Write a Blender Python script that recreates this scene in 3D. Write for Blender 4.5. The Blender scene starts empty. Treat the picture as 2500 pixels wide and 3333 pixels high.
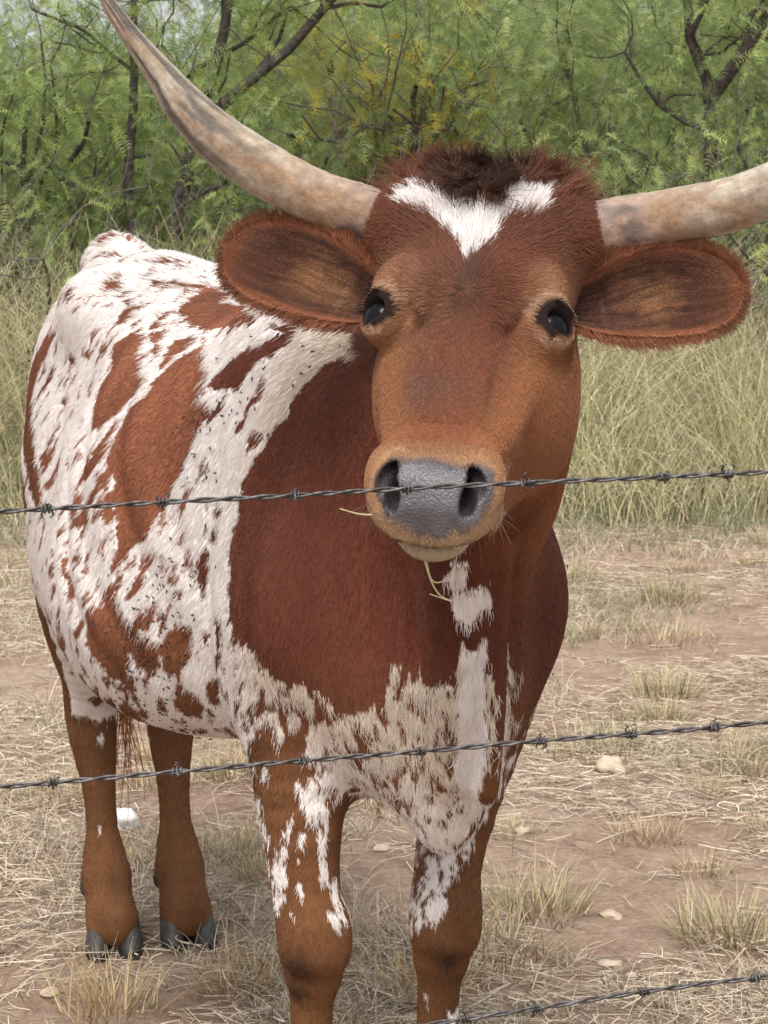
import bpy, math, random
import numpy as np
from mathutils import Vector, Matrix

R = math.radians
scene = bpy.context.scene
COL = scene.collection

# ------------------------------------------------------------------ camera
CAM_H = 1.40
cam_d = bpy.data.cameras.new("camera")
cam = bpy.data.objects.new("camera", cam_d)
COL.objects.link(cam)
scene.camera = cam
cam_d.sensor_fit = 'HORIZONTAL'
cam_d.sensor_width = 36.0
cam_d.lens = 106.3
cam_d.clip_start = 0.05
cam_d.clip_end = 2000.0
cam.location = (0, 0, CAM_H)
cam.rotation_euler = (R(90 - 8.42), 0, 0)
cam_d.dof.use_dof = True
cam_d.dof.focus_distance = 2.75
cam_d.dof.aperture_fstop = 40.0

# ------------------------------------------------------------------ world and sun
SUN_EL, SUN_AZ = 62.0, 192.0        # azimuth clockwise from +Y (away from the camera)
world = bpy.data.worlds.new("World")
scene.world = world
world.use_nodes = True
wn, wl = world.node_tree.nodes, world.node_tree.links
wn.clear()
sky = wn.new("ShaderNodeTexSky")
sky.sky_type = 'NISHITA'
sky.sun_disc = False
sky.sun_elevation = R(SUN_EL)
sky.sun_rotation = R(SUN_AZ)
sky.air_density = 1.2
sky.dust_density = 6.0
sky.ozone_density = 1.0
hsv = wn.new("ShaderNodeHueSaturation")
hsv.inputs["Saturation"].default_value = 0.30
bg = wn.new("ShaderNodeBackground")
bg.inputs["Strength"].default_value = 0.105
wo = wn.new("ShaderNodeOutputWorld")
wl.new(sky.outputs[0], hsv.inputs["Color"])
veil = wn.new("ShaderNodeMix")                     # thin bright overcast over the blue
veil.data_type = 'RGBA'; veil.inputs[0].default_value = 0.55
veil.inputs[7].default_value = (5.6, 5.75, 6.0, 1)
wl.new(hsv.outputs[0], veil.inputs[6])
wl.new(veil.outputs[2], bg.inputs["Color"])
wl.new(bg.outputs[0], wo.inputs["Surface"])

sun_d = bpy.data.lights.new("sun", 'SUN')
sun_d.energy = 1.5
sun_d.angle = R(28)
sun_d.color = (1.0, 0.95, 0.88)
sun = bpy.data.objects.new("sun", sun_d)
COL.objects.link(sun)
sd = Vector((math.sin(R(SUN_AZ)) * math.cos(R(SUN_EL)), math.cos(R(SUN_AZ)) * math.cos(R(SUN_EL)), math.sin(R(SUN_EL))))
sun.rotation_euler = sd.to_track_quat('Z', 'Y').to_euler()
sun.location = (0, 0, 12)

scene.view_settings.view_transform = 'Standard'
scene.view_settings.look = 'None'
scene.view_settings.exposure = 0.98
scene.view_settings.gamma = 1.0
scene.cycles.use_denoising = True
scene.cycles.max_bounces = 6
scene.cycles.transparent_max_bounces = 8
scene.cycles_curves.shape = 'RIBBONS'

# ------------------------------------------------------------------ small helpers
def tag(o, label=None, cat=None, group=None, kind=None):
    if label: o["label"] = label
    if cat: o["category"] = cat
    if group: o["group"] = group
    if kind: o["kind"] = kind
    return o

def link_mesh(name, verts, faces, mat=None, parent=None, smooth=True, cols=None):
    me = bpy.data.meshes.new(name)
    verts = np.asarray(verts, dtype=np.float32)
    if isinstance(faces, np.ndarray):
        n, k = faces.shape
        me.vertices.add(len(verts)); me.vertices.foreach_set("co", verts.ravel())
        me.loops.add(n * k); me.loops.foreach_set("vertex_index", faces.astype(np.int32).ravel())
        me.polygons.add(n)
        me.polygons.foreach_set("loop_start", np.arange(0, n * k, k, dtype=np.int32))
        me.update(calc_edges=True)
        me.validate()
    else:
        me.from_pydata(verts.tolist(), [], faces)
        me.update()
    if smooth:
        me.polygons.foreach_set("use_smooth", np.ones(len(me.polygons), dtype=bool))
    if cols is not None:
        a = me.color_attributes.new("col", 'FLOAT_COLOR', 'POINT')
        c4 = np.ones((len(verts), 4), dtype=np.float32); c4[:, :3] = cols
        a.data.foreach_set("color", c4.ravel())
    if mat: me.materials.append(mat)
    o = bpy.data.objects.new(name, me)
    COL.objects.link(o)
    if parent: o.parent = parent
    return o

def link_hair(name, pts, radii, cols, mat, parent=None):
    """pts (N,K,3), radii (N,K) or (K,), cols (N,3)"""
    N, K = pts.shape[:2]
    cu = bpy.data.hair_curves.new(name)
    cu.add_curves([K] * N)
    cu.attributes["position"].data.foreach_set("vector", pts.astype(np.float32).ravel())
    ra = cu.attributes.get("radius") or cu.attributes.new("radius", 'FLOAT', 'POINT')
    rr = np.broadcast_to(radii, (N, K)).astype(np.float32)
    ra.data.foreach_set("value", np.ascontiguousarray(rr).ravel())
    ca = cu.attributes.new("col", 'FLOAT_COLOR', 'CURVE')
    c4 = np.ones((N, 4), dtype=np.float32); c4[:, :3] = cols
    ca.data.foreach_set("color", c4.ravel())
    cu.materials.append(mat)
    o = bpy.data.objects.new(name, cu)
    COL.objects.link(o)
    if parent: o.parent = parent
    return o

def empty(name, loc=(0, 0, 0), rz=0.0):
    o = bpy.data.objects.new(name, None)
    COL.objects.link(o)
    o.empty_display_size = 0.1
    o.location = loc; o.rotation_euler = (0, 0, rz)
    return o

def new_mat(name):
    m = bpy.data.materials.new(name)
    m.use_nodes = True
    nt = m.node_tree
    return m, nt, nt.nodes["Principled BSDF"], nt.nodes, nt.links

def set_in(b, **kw):
    for k, v in kw.items():
        k = k.replace("_", " ")
        if k in b.inputs: b.inputs[k].default_value = v

def noise3(P, seed=0):
    """smooth value noise in [-1,1]; P (N,3)"""
    P = np.asarray(P, dtype=np.float64) + seed * 17.31
    i = np.floor(P).astype(np.int64); f = P - i
    f = f * f * (3 - 2 * f)
    def h(a, b, c):
        n = (a * 73856093) ^ (b * 19349663) ^ (c * 83492791) ^ (seed * 2654435)
        n = (n << 13) ^ n
        n = (n * (n * n * 15731 + 789221) + 1376312589) & 0x7fffffff
        return n / 1073741824.0 - 1.0
    x, y, z = i[:, 0], i[:, 1], i[:, 2]
    fx, fy, fz = f[:, 0], f[:, 1], f[:, 2]
    def lx(yy, zz): return h(x, yy, zz) * (1 - fx) + h(x + 1, yy, zz) * fx
    a = lx(y, z) * (1 - fy) + lx(y + 1, z) * fy
    b = lx(y, z + 1) * (1 - fy) + lx(y + 1, z + 1) * fy
    return a * (1 - fz) + b * fz

def fbm(P, seed=0, oct=3):
    v = 0; a = 1.0; t = 0
    for k in range(oct):
        v = v + a * noise3(np.asarray(P) * (2.03 ** k), seed + k); t += a; a *= 0.5
    return v / t

def spline(keys, t):
    """monotone-ish cubic (Catmull-Rom) through keys [(t, a, b, ...)] -> array (len(t), n)"""
    K = np.array(keys, dtype=np.float64)
    x = K[:, 0]; Y = K[:, 1:]
    m = np.zeros_like(Y)
    d = (Y[1:] - Y[:-1]) / (x[1:] - x[:-1])[:, None]
    m[1:-1] = 0.5 * (d[1:] + d[:-1]); m[0] = d[0]; m[-1] = d[-1]
    t = np.clip(np.asarray(t, dtype=np.float64), x[0], x[-1])
    i = np.clip(np.searchsorted(x, t, side='right') - 1, 0, len(x) - 2)
    h = (x[i + 1] - x[i]); u = (t - x[i]) / h
    u = u[:, None]; h = h[:, None]
    return ((2 * u**3 - 3 * u**2 + 1) * Y[i] + (u**3 - 2 * u**2 + u) * h * m[i]
            + (-2 * u**3 + 3 * u**2) * Y[i + 1] + (u**3 - u**2) * h * m[i + 1])

def path_pts(ctrl, n):
    """dense points on a Catmull-Rom path through ctrl rows (any columns)"""
    C = np.array(ctrl, dtype=np.float64)
    s = np.concatenate([[0], np.cumsum(np.linalg.norm(np.diff(C[:, :3], axis=0), axis=1))])
    return spline(np.column_stack([s, C]), np.linspace(0, s[-1], n))
# ------------------------------------------------------------------ shared materials
def hair_material(name, rough=.55, spec=.25):
    m, nt, b, nn, ll = new_mat(name)
    at = nn.new("ShaderNodeAttribute"); at.attribute_name = "col"
    hi = nn.new("ShaderNodeHairInfo")
    mr = nn.new("ShaderNodeMapRange"); mr.inputs[3].default_value = .89; mr.inputs[4].default_value = 1.11
    ll.new(hi.outputs["Random"], mr.inputs[0])
    mx = nn.new("ShaderNodeMix"); mx.data_type = 'RGBA'; mx.blend_type = 'MULTIPLY'; mx.inputs[0].default_value = 1
    ll.new(at.outputs["Color"], mx.inputs[6]); ll.new(mr.outputs[0], mx.inputs[7])
    ll.new(mx.outputs[2], b.inputs["Base Color"])
    set_in(b, Roughness=rough, Specular_IOR_Level=spec)
    return m

def plain_material(name, col, rough, spec=.5, scale=60, var=.3, bump=.3, dist=.002):
    m, nt, b, nn, ll = new_mat(name)
    tc = nn.new("ShaderNodeTexCoord")
    n1 = nn.new("ShaderNodeTexNoise"); n1.inputs["Scale"].default_value = scale; n1.inputs["Detail"].default_value = 5
    ll.new(tc.outputs["Object"], n1.inputs["Vector"])
    cr = nn.new("ShaderNodeValToRGB")
    cr.color_ramp.elements[0].position = .3; cr.color_ramp.elements[1].position = .72
    cr.color_ramp.elements[0].color = tuple(c * (1 - var) for c in col) + (1,)
    cr.color_ramp.elements[1].color = tuple(min(1, c * (1 + var)) for c in col) + (1,)
    ll.new(n1.outputs["Fac"], cr.inputs[0]); ll.new(cr.outputs[0], b.inputs["Base Color"])
    bp = nn.new("ShaderNodeBump"); bp.inputs["Strength"].default_value = bump; bp.inputs["Distance"].default_value = dist
    ll.new(n1.outputs["Fac"], bp.inputs["Height"]); ll.new(bp.outputs[0], b.inputs["Normal"])
    set_in(b, Roughness=rough, Specular_IOR_Level=spec)
    return m

HOOF_XY = [(-.079, 2.944), (.097, 3.013), (-.493, 3.979), (-.362, 4.031)]
# ------------------------------------------------------------------ ground
def ground_z(x, y):
    P = np.column_stack([np.ravel(x), np.ravel(y), np.zeros(np.size(x))])
    z = (fbm(P * 2.2, 61, 3) * .016 + fbm(P * 9, 64, 2) * .009) * sstep_(14, 8, P[:, 1]) - .006
    for hx, hy in HOOF_XY:                                     # level where the hooves stand
        k = sstep_(.10, .30, np.hypot(P[:, 0] - hx, P[:, 1] - hy)); z = z * k + .001 * (1 - k)
    return z
def sstep_(a, b, x):
    t = np.clip((x - a) / (b - a), 0, 1); return t * t * (3 - 2 * t)

def ground_material():
    m, nt, b, nn, ll = new_mat("dry_red_dirt")
    tc = nn.new("ShaderNodeTexCoord")
    def noise(s, d=6, r=.6):
        n = nn.new("ShaderNodeTexNoise"); n.inputs["Scale"].default_value = s; n.inputs["Detail"].default_value = d; n.inputs["Roughness"].default_value = r
        ll.new(tc.outputs["Object"], n.inputs["Vector"]); return n
    n1, n2, n3, n4 = noise(1.6), noise(11, 8, .7), noise(70, 6, .7), noise(260, 4)
    cr = nn.new("ShaderNodeValToRGB")
    e = cr.color_ramp.elements
    e[0].position = .36; e[0].color = (.29, .175, .125, 1)
    e[1].position = .64; e[1].color = (.50, .385, .30, 1)
    x = e.new(.5); x.color = (.42, .295, .220, 1)
    mx = nn.new("ShaderNodeMath"); mx.operation = 'MULTIPLY_ADD'; mx.inputs[1].default_value = .55
    ll.new(n2.outputs["Fac"], mx.inputs[0])
    h = nn.new("ShaderNodeMath"); h.operation = 'MULTIPLY'; h.inputs[1].default_value = .45
    ll.new(n1.outputs["Fac"], h.inputs[0]); ll.new(h.outputs[0], mx.inputs[2]); ll.new(mx.outputs[0], cr.inputs[0])
    m2 = nn.new("ShaderNodeMix"); m2.data_type = 'RGBA'; m2.blend_type = 'OVERLAY'; m2.inputs[0].default_value = .7
    ll.new(cr.outputs[0], m2.inputs[6]); ll.new(n3.outputs["Fac"], m2.inputs[7]); ll.new(m2.outputs[2], b.inputs["Base Color"])
    ad = nn.new("ShaderNodeMath"); ad.operation = 'MULTIPLY_ADD'; ad.inputs[1].default_value = .4
    ll.new(n4.outputs["Fac"], ad.inputs[0]); ll.new(n3.outputs["Fac"], ad.inputs[2])
    bp = nn.new("ShaderNodeBump"); bp.inputs["Strength"].default_value = .9; bp.inputs["Distance"].default_value = .02
    ll.new(ad.outputs[0], bp.inputs["Height"]); ll.new(bp.outputs[0], b.inputs["Normal"])
    set_in(b, Roughness=.95, Specular_IOR_Level=.1)
    return m

def grid_sheet(xs, ys):
    X, Y = np.meshgrid(xs, ys, indexing='ij')
    Z = ground_z(X, Y).reshape(X.shape)
    V = np.stack([X, Y, Z], -1).reshape(-1, 3); n, m = len(xs), len(ys)
    i = np.arange(n - 1)[:, None] * m + np.arange(m - 1)[None, :]
    F = np.stack([i, i + m, i + m + 1, i + 1], -1).reshape(-1, 4)
    return V, F
gx_ = np.concatenate([[-600, -200, -60, -20, -8, -4], np.arange(-2.6, 2.61, .035), [4, 8, 20, 60, 200, 600]])
gy_ = np.concatenate([[-60, -20, -6, -1, .5, 1.2], np.arange(1.6, 10.6, .035), [11.5, 13, 16, 22, 35, 70, 150, 400, 900]])
V, F = grid_sheet(gx_, gy_)
ground = link_mesh("ground", V, F, ground_material())
ground["kind"] = "structure"
# ------------------------------------------------------------------ the cow: one implicit surface
# cow frame: +X its right side, +Y forwards, +Z up, origin on the ground between the feet
COW_LOC = (-0.22, 3.56, 0.0)
COW_RZ = R(201.5)
FINE = globals().get("FINE", 1.0)

def smin(a, b, k):
    h = np.clip(0.5 + 0.5 * (b - a) / k, 0, 1)
    return b * (1 - h) + a * h - k * h * (1 - h)
def smax(a, b, k): return -smin(-a, -b, k)

def rot_m(rx=0, ry=0, rz=0):
    return np.array(Matrix.Rotation(R(rz), 3, 'Z') @ Matrix.Rotation(R(ry), 3, 'Y') @ Matrix.Rotation(R(rx), 3, 'X'))

def ell(P, c, r, rot=None):
    q = P - np.array(c, dtype=P.dtype)
    if rot is not None: q = q @ rot_m(*rot).astype(P.dtype)
    r = np.array(r, dtype=P.dtype)
    k0 = np.sqrt(((q / r) ** 2).sum(1)); k1 = np.sqrt(((q / (r * r)) ** 2).sum(1))
    return k0 * (k0 - 1.0) / np.maximum(k1, 1e-6)

def tube(P, st, side=(1, 0, 0), n=22):
    """tapered elliptical tube through stations (x,y,z, r_side, r_other)"""
    D = path_pts(st, n).astype(P.dtype)
    side = np.array(side, dtype=P.dtype)
    best = np.full(len(P), 9.0, dtype=P.dtype)
    for i in range(n - 1):
        a, b = D[i], D[i + 1]
        ab = b[:3] - a[:3]; L2 = float(ab @ ab) + 1e-12
        t = np.clip(((P - a[:3]) @ ab) / L2, 0, 1)
        q = P - a[:3] - t[:, None] * ab
        rs = a[3] + (b[3] - a[3]) * t; ro = a[4] + (b[4] - a[4]) * t
        qs = q @ side
        qo = np.sqrt(np.maximum((q * q).sum(1) - qs * qs, 0))
        k0 = np.sqrt((qs / rs) ** 2 + (qo / ro) ** 2)
        k1 = np.sqrt((qs / rs ** 2) ** 2 + (qo / ro ** 2) ** 2)
        d = np.where(k0 < 1e-4, -np.minimum(rs, ro), k0 * (k0 - 1) / np.maximum(k1, 1e-6))
        best = np.minimum(best, d)
    return best

def loft(P, ax, sd, up, keys, n_up=2.2, n_dn=2.2, zc_f=0.42):
    """loft along column ax; keys rows: (t, centre_side, top, bottom, half_width)"""
    t = P[:, ax]
    t0, t1 = keys[0][0], keys[-1][0]
    S = spline(keys, t).astype(P.dtype)
    c, top, bot, w = S[:, 0], S[:, 1], S[:, 2], S[:, 3]
    zc = bot + (top - bot) * zc_f
    z = P[:, up] - zc; x = np.abs(P[:, sd] - c)
    rz = np.where(z > 0, top - zc, zc - bot)
    nn = np.where(z > 0, n_up, n_dn).astype(P.dtype)
    a = x / w; b = np.abs(z) / rz
    k = (a ** nn + b ** nn + 1e-9) ** (1 / nn)
    d = (k - 1) * np.minimum(w, rz)
    out = np.maximum(t0 - t, t - t1)
    return np.where(out > 0, np.sqrt(np.maximum(d, 0) ** 2 + out ** 2), d)

# head frame: S its right, U out of the forehead, L from poll to nose; origin between the eyes
HEAD_O = np.array([0.040, 0.965, 1.252])
def head_axes(yaw=31.0, pitch=37.0, roll=3.0):
    H = np.array([math.sin(R(yaw)), math.cos(R(yaw)), 0.0])
    Z = np.array([0, 0, 1.0]); S = np.cross(H, Z)
    cr, sr = math.cos(R(roll)), math.sin(R(roll))
    S, Z = cr * S + sr * Z, cr * Z - sr * S
    L = math.cos(R(pitch)) * H - math.sin(R(pitch)) * Z
    U = math.sin(R(pitch)) * H + math.cos(R(pitch)) * Z
    return np.stack([S, U, L], axis=1)          # columns
HEAD_M = head_axes()
def to_head(P): return (P - HEAD_O.astype(P.dtype)) @ HEAD_M.astype(P.dtype)
def from_head(Q): return np.asarray(Q) @ HEAD_M.T + HEAD_O

EYE = np.array([0.0965, -0.021, 0.014])       # mirrored for the other side
BODY = [  # y, cx, top, bottom, half width
 (-0.800, .005, 1.185, 0.98, .050), (-0.775, .005, 1.235, 0.90, .085), (-0.70, .0, 1.268, .80, .140), (-0.62, 0, 1.256, .74, .168), (-0.50, 0, 1.268, .68, .193),
 (-0.36, 0, 1.262, .63, .212), (-0.20, 0, 1.240, .595, .258), (0.0, 0, 1.222, .572, .292), (0.18, 0, 1.218, .566, .285),
 (0.34, -.015, 1.240, .565, .238), (0.48, -.035, 1.235, .556, .200), (0.60, -.045, 1.16, .556, .180), (0.70, -.045, 1.03, .61, .140), (0.76, -.045, .93, .72, .080)]
HEADK = [  # l, c, top(u), bottom(u), half width
 (-.225, 0, -.035, -.100, .040), (-.208, 0, .006, -.14, .078), (-.165, 0, .032, -.175, .106), (-.09, 0, .025, -.205, .114), (-.03, 0, .012, -.225, .111),
 (.03, 0, .003, -.230, .101), (.09, 0, -.004, -.215, .087), (.15, 0, -.010, -.175, .076), (.205, 0, -.008, -.125, .068),
 (.25, 0, -.006, -.098, .064), (.285, 0, -.006, -.083, .0655), (.312, 0, -.014, -.075, .061), (.330, 0, -.030, -.066, .046)]

def cow_head_sdf(P):
    Q = to_head(P)
    j_ = np.clip((-.04 - Q[:, 1]) / .09, 0, 1) * np.clip((Q[:, 2] + .10) / .08, 0, 1) * np.clip((.21 - Q[:, 2]) / .06, 0, 1)
    Q[:, 0] -= .002 * j_                                                        # jaw pushed to its left as it chews
    k_ = np.clip((Q[:, 2] - .14) / .12, 0, 1)
    Q[:, 2] += (k_ * k_ * (3 - 2 * k_)) * (.42 * (Q[:, 1] + .055) + .014)          # the muzzle ends on a slant
    d = loft(Q, 2, 0, 1, HEADK, 2.9, 2.1, 0.60)
    A = Q.copy(); A[:, 0] = np.abs(A[:, 0])
    d = smin(d, ell(A, (.064, -.135, .020), (.042, .075, .085)), .035)     # cheeks
    d = smin(d, ell(A, (.045, -.165, .09), (.026, .038, .10)), .035)      # lower jaw
    d = smin(d, ell(A, (.086, .002, -.022), (.030, .024, .046), (0, 0, -25)), .022)   # brows
    d = smin(d, ell(A, (.044, .009, -.020), (.014, .009, .060), (0, 6, 0)), .022)      # ridges of the forehead
    d = smin(d, ell(A, (.034, -.010, .115), (.010, .008, .085)), .016)     # edges of the nose bone
    d = smin(d, ell(A, (.062, -.050, .085), (.018, .016, .075), (8, 0, 0)), .022)        # facial crest
    d = smax(d, -ell(A, (.084, .002, .105), (.026, .022, .075)), .045)   # hollow beside the nose bone
    d = smin(d, ell(A, (.092, -.033, -.168), (.050, .056, .052)), .04)     # horn bosses
    d = smin(d, ell(Q, (0, .002, -.175), (.075, .035, .035)), .04)            # poll
    d = smin(d, ell(A, (.040, -.046, .280), (.030, .035, .044)), .025)     # upper lip lobes
    d = smin(d, ell(A, (.046, -.024, .284), (.0225, .019, .030)), .018)     # nostril wings
    d = smin(d, ell(Q, (0, -.043, .314), (.046, .034, .022)), .02)         # nose pad
    d = smin(d, ell(Q, (0, -.090, .274), (.044, .019, .046)), .007)       # lower lip and chin
    d = smin(d, ell(Q, (0, -.120, .20), (.040, .03, .06)), .03)
    d = smax(d, -ell(Q, (0, -.0755, .325), (.056, .0040, .040)), .006)     # mouth line
    # nostrils: a comma turned outwards
    d = smax(d, -ell(A, (.0415, -.024, .322), (.0085, .0140, .050), (-20, 10, -22)), .006)
    d = smax(d, -ell(A, (.0500, -.014, .312), (.0090, .0100, .036), (-20, 25, -45)), .005)
    # eyes: lids swell over the ball, then the almond opening
    d = smin(d, ell(A, EYE + np.array([-.001, -.001, 0]), (.0275, .0275, .030)), .016)
    d = smax(d, -ell(A, EYE + np.array([.0150, .0175, .002]), (.034, .0190, .0148), (0, 0, 50)), .003)
    d = smin(d, ell(A, EYE + np.array([.0085, .0105, -.0185]), (.017, .020, .0050), (0, 0, 48)), .007)   # upper lid fold
    # hollow behind the eye towards the ear
    d = smax(d, -ell(A, (.125, -.075, -.045), (.022, .03, .05)), .03)
    return d

LEG_F = [(.145, .48, .86, .070, .125), (.142, .50, .74, .075, .115), (.132, .535, .62, .061, .086), (.117, .56, .53, .053, .066), (.105, .575, .44, .0455, .051),
         (.098, .585, .385, .0495, .053), (.096, .582, .345, .047, .049), (.095, .572, .29, .031, .036), (.095, .565, .20, .029, .034), (.095, .57, .135, .041, .045), (.095, .592, .09, .038, .042), (.095, .612, .052, .046, .055)]
LEG_B = [(.150, -.46, .86, .090, .170), (.150, -.47, .72, .085, .150), (.128, -.54, .60, .062, .100), (.095, -.62, .50, .046, .066), (.080, -.655, .43, .045, .058),
         (.074, -.645, .37, .042, .048), (.071, -.622, .29, .030, .034), (.070, -.605, .20, .0295, .033), (.070, -.588, .14, .0455, .046), (.070, -.565, .09, .042, .047), (.070, -.548, .055, .048, .056)]

HIND_X, HIND_Y = .030, .045
def cow_sdf(P):
    A = P.copy(); A[:, 0] = np.abs(A[:, 0])
    kz = np.clip((P[:, 2] - .42) / .3, 0, 1); kz = kz * kz * (3 - 2 * kz)
    B = P.copy(); B[:, 0] += .042 * kz; B[:, 0] = np.abs(B[:, 0])      # the forehand leans to its left
    kb = 1 - np.clip((P[:, 2] - .35) / .35, 0, 1); kb = kb * kb * (3 - 2 * kb)
    H = P.copy(); H[:, 0] -= HIND_X * kb; H[:, 0] = np.abs(H[:, 0]); H[:, 1] -= HIND_Y * kb
    d = loft(P, 1, 0, 2, BODY, 2.0, 2.35, 0.40)
    d = smin(d, ell(A, (.142, -.38, 1.172), (.055, .09, .06)), .075)        # hook bones
    d = smin(d, ell(A, (.085, -.765, 1.10), (.045, .05, .06)), .06)        # pin bones
    d = smin(d, ell(P, (.01, -.745, 1.225), (.045, .075, .060)), .05)       # tail head
    d = smin(d, ell(A, (.112, -.55, .92), (.102, .205, .27)), .08)        # thigh
    d = smin(d, ell(A, (.175, -.36, .73), (.055, .085, .13)), .08)        # stifle
    d = smin(d, ell(B, (.108, .42, 1.00), (.090, .15, .22)), .08)         # shoulder blade
    d = smin(d, ell(B, (.134, .60, .83), (.085, .095, .115)), .07)         # point of shoulder
    d = smin(d, ell(B, (.128, .47, .76), (.082, .12, .13)), .06)          # upper arm
    d = smin(d, ell(P, (-.04, .70, .72), (.080, .10, .135)), .07)          # brisket
    d = smin(d, ell(P, (-.038, .725, .60), (.045, .06, .085)), .07)
    d = smin(d, ell(A, (0.14, .02, .72), (.15, .28, .15)), .10)           # belly
    # neck
    d = smin(d, tube(P, [(-.035, .42, 1.00, .150, .24), (-.042, .60, 1.02, .135, .22), (-.046, .73, 1.06, .122, .205), (-.028, .845, 1.13, .096, .178)]), .09)
    # dewlap
    d = smin(d, tube(P, [(.012, .900, 1.03, .034, .05), (.002, .860, .95, .044, .06), (-.004, .838, .85, .046, .055), (-.012, .822, .76, .043, .050), (-.032, .780, .66, .042, .048)]), .024)
    d = smin(d, tube(P, [(-.034, .900, .93, .010, .03), (-.038, .878, .84, .010, .03), (-.042, .862, .74, .012, .03), (-.046, .83, .64, .016, .03)]), .018)
    # legs
    d = smin(d, tube(B, LEG_F), .045)
    d = smin(d, tube(H, LEG_B), .05)
    # tendon and hock point
    d = smin(d, ell(H, (.083, -.700, .455), (.022, .030, .055)), .035)
    d = smin(d, ell(H, (.105, -.66, .62), (.03, .05, .10)), .05)
    # knees
    d = smin(d, ell(A, (.096, .605, .372), (.040, .028, .045)), .02)
    d = smax(d, -ell(A, (.285, -.20, 1.06), (.07, .10, .10)), .09)        # hollow in front of the hip
    d = smax(d, -ell(P, (.165, .715, .90), (.05, .055, .17)), .06)         # groove between neck and shoulder
    # skin folds on the ribs and behind the shoulder
    yy, zz = P[:, 1], P[:, 2]
    d = smin(d, cow_head_sdf(P), .055)
    w = np.exp(-((yy - .15) / .22) ** 2) * np.exp(-((zz - .92) / .22) ** 2)
    d = d + w * (0.0042 * np.sin((yy * .8 + zz * .5) * 58 + 3 * np.sin(zz * 7 + yy * 4)) + .0022 * np.sin((yy * .7 + zz * .62) * 101 + 2.5 * np.sin(zz * 9)))
    wn_ = np.exp(-((yy - .66) / .12) ** 2) * np.exp(-((zz - .98) / .22) ** 2)
    d = d + .003 * wn_ * np.sin(yy * 58 + np.sin(zz * 9) * 1.6)
    crease = np.abs(yy - (.405 + .10 * (zz - .75)))
    d = d + .010 * np.exp(-(crease / .022) ** 2) * np.clip((1.08 - zz) / .2, 0, 1) * np.clip((zz - .56) / .06, 0, 1) * (np.abs(P[:, 0]) > .05)
    return d

def axis(lo, hi, f0, f1, fine, coarse):
    a = []
    x = lo
    while x < hi:
        a.append(x)
        x += fine if f0 <= x < f1 else coarse
    a.append(hi)
    return np.array(a, dtype=np.float32)

def surface_nets(sdf, gx, gy, gz):
    # coarse pass to find the band
    cs = .03
    cx = np.arange(gx[0] - cs, gx[-1] + 2 * cs, cs, dtype=np.float32)
    cy = np.arange(gy[0] - cs, gy[-1] + 2 * cs, cs, dtype=np.float32)
    cz = np.arange(gz[0] - cs, gz[-1] + 2 * cs, cs, dtype=np.float32)
    G = np.stack(np.meshgrid(cx, cy, cz, indexing='ij'), -1).reshape(-1, 3)
    C = sdf(G).reshape(len(cx), len(cy), len(cz))
    ix = np.round((gx - cx[0]) / cs).astype(int); iy = np.round((gy - cy[0]) / cs).astype(int); iz = np.round((gz - cz[0]) / cs).astype(int)
    V = C[np.ix_(ix, iy, iz)].astype(np.float32)
    near = np.argwhere(np.abs(V) < .034)
    vals = np.empty(len(near), dtype=np.float32)
    for s in range(0, len(near), 200000):
        e = near[s:s + 200000]
        vals[s:s + 200000] = sdf(np.stack([gx[e[:, 0]], gy[e[:, 1]], gz[e[:, 2]]], -1))
    V[near[:, 0], near[:, 1], near[:, 2]] = vals
    ins = V < 0
    # cells with a sign change
    sx, sy, sz = (s - 1 for s in V.shape)
    cnt = np.zeros((sx, sy, sz), dtype=np.int8)
    for a in (0, 1):
        for b in (0, 1):
            for c in (0, 1):
                cnt += ins[a:a + sx, b:b + sy, c:c + sz]
    cells = np.argwhere((cnt > 0) & (cnt < 8))
    idx = np.full((sx, sy, sz), -1, dtype=np.int32)
    idx[cells[:, 0], cells[:, 1], cells[:, 2]] = np.arange(len(cells))
    acc = np.zeros((len(cells), 3)); num = np.zeros(len(cells))
    g = (gx, gy, gz)
    cor = [(a, b, c) for a in (0, 1) for b in (0, 1) for c in (0, 1)]
    for p in cor:
        for k in range(3):
            if p[k]: continue
            q = list(p); q[k] = 1
            A_ = cells + np.array(p); B_ = cells + np.array(q)
            va = V[A_[:, 0], A_[:, 1], A_[:, 2]]; vb = V[B_[:, 0], B_[:, 1], B_[:, 2]]
            m = (va < 0) != (vb < 0)
            t = np.where(m, va / np.where(m, va - vb, 1), 0)
            pa = np.stack([g[i][A_[:, i]] for i in range(3)], -1); pb = np.stack([g[i][B_[:, i]] for i in range(3)], -1)
            acc += np.where(m[:, None], pa + (pb - pa) * t[:, None], 0); num += m
    verts = acc / num[:, None]
    faces = []
    for k in range(3):
        a, b = [(1, 2), (2, 0), (0, 1)][k]
        sl0 = [slice(None)] * 3; sl1 = [slice(None)] * 3
        sl0[k] = slice(0, -1); sl1[k] = slice(1, None)
        E = np.argwhere(ins[tuple(sl0)] != ins[tuple(sl1)])
        E = E[(E[:, a] > 0) & (E[:, b] > 0) & (E[:, a] < V.shape[a] - 1) & (E[:, b] < V.shape[b] - 1)]
        def cell(da, db):
            c = E.copy(); c[:, a] += da; c[:, b] += db
            return idx[c[:, 0], c[:, 1], c[:, 2]]
        q = np.stack([cell(-1, -1), cell(0, -1), cell(0, 0), cell(-1, 0)], -1)
        flip = ~ins[E[:, 0], E[:, 1], E[:, 2]]
        q[flip] = q[flip][:, ::-1]
        faces.append(q)
    F = np.concatenate(faces)
    F = F[(F >= 0).all(1)]
    return verts, F

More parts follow.
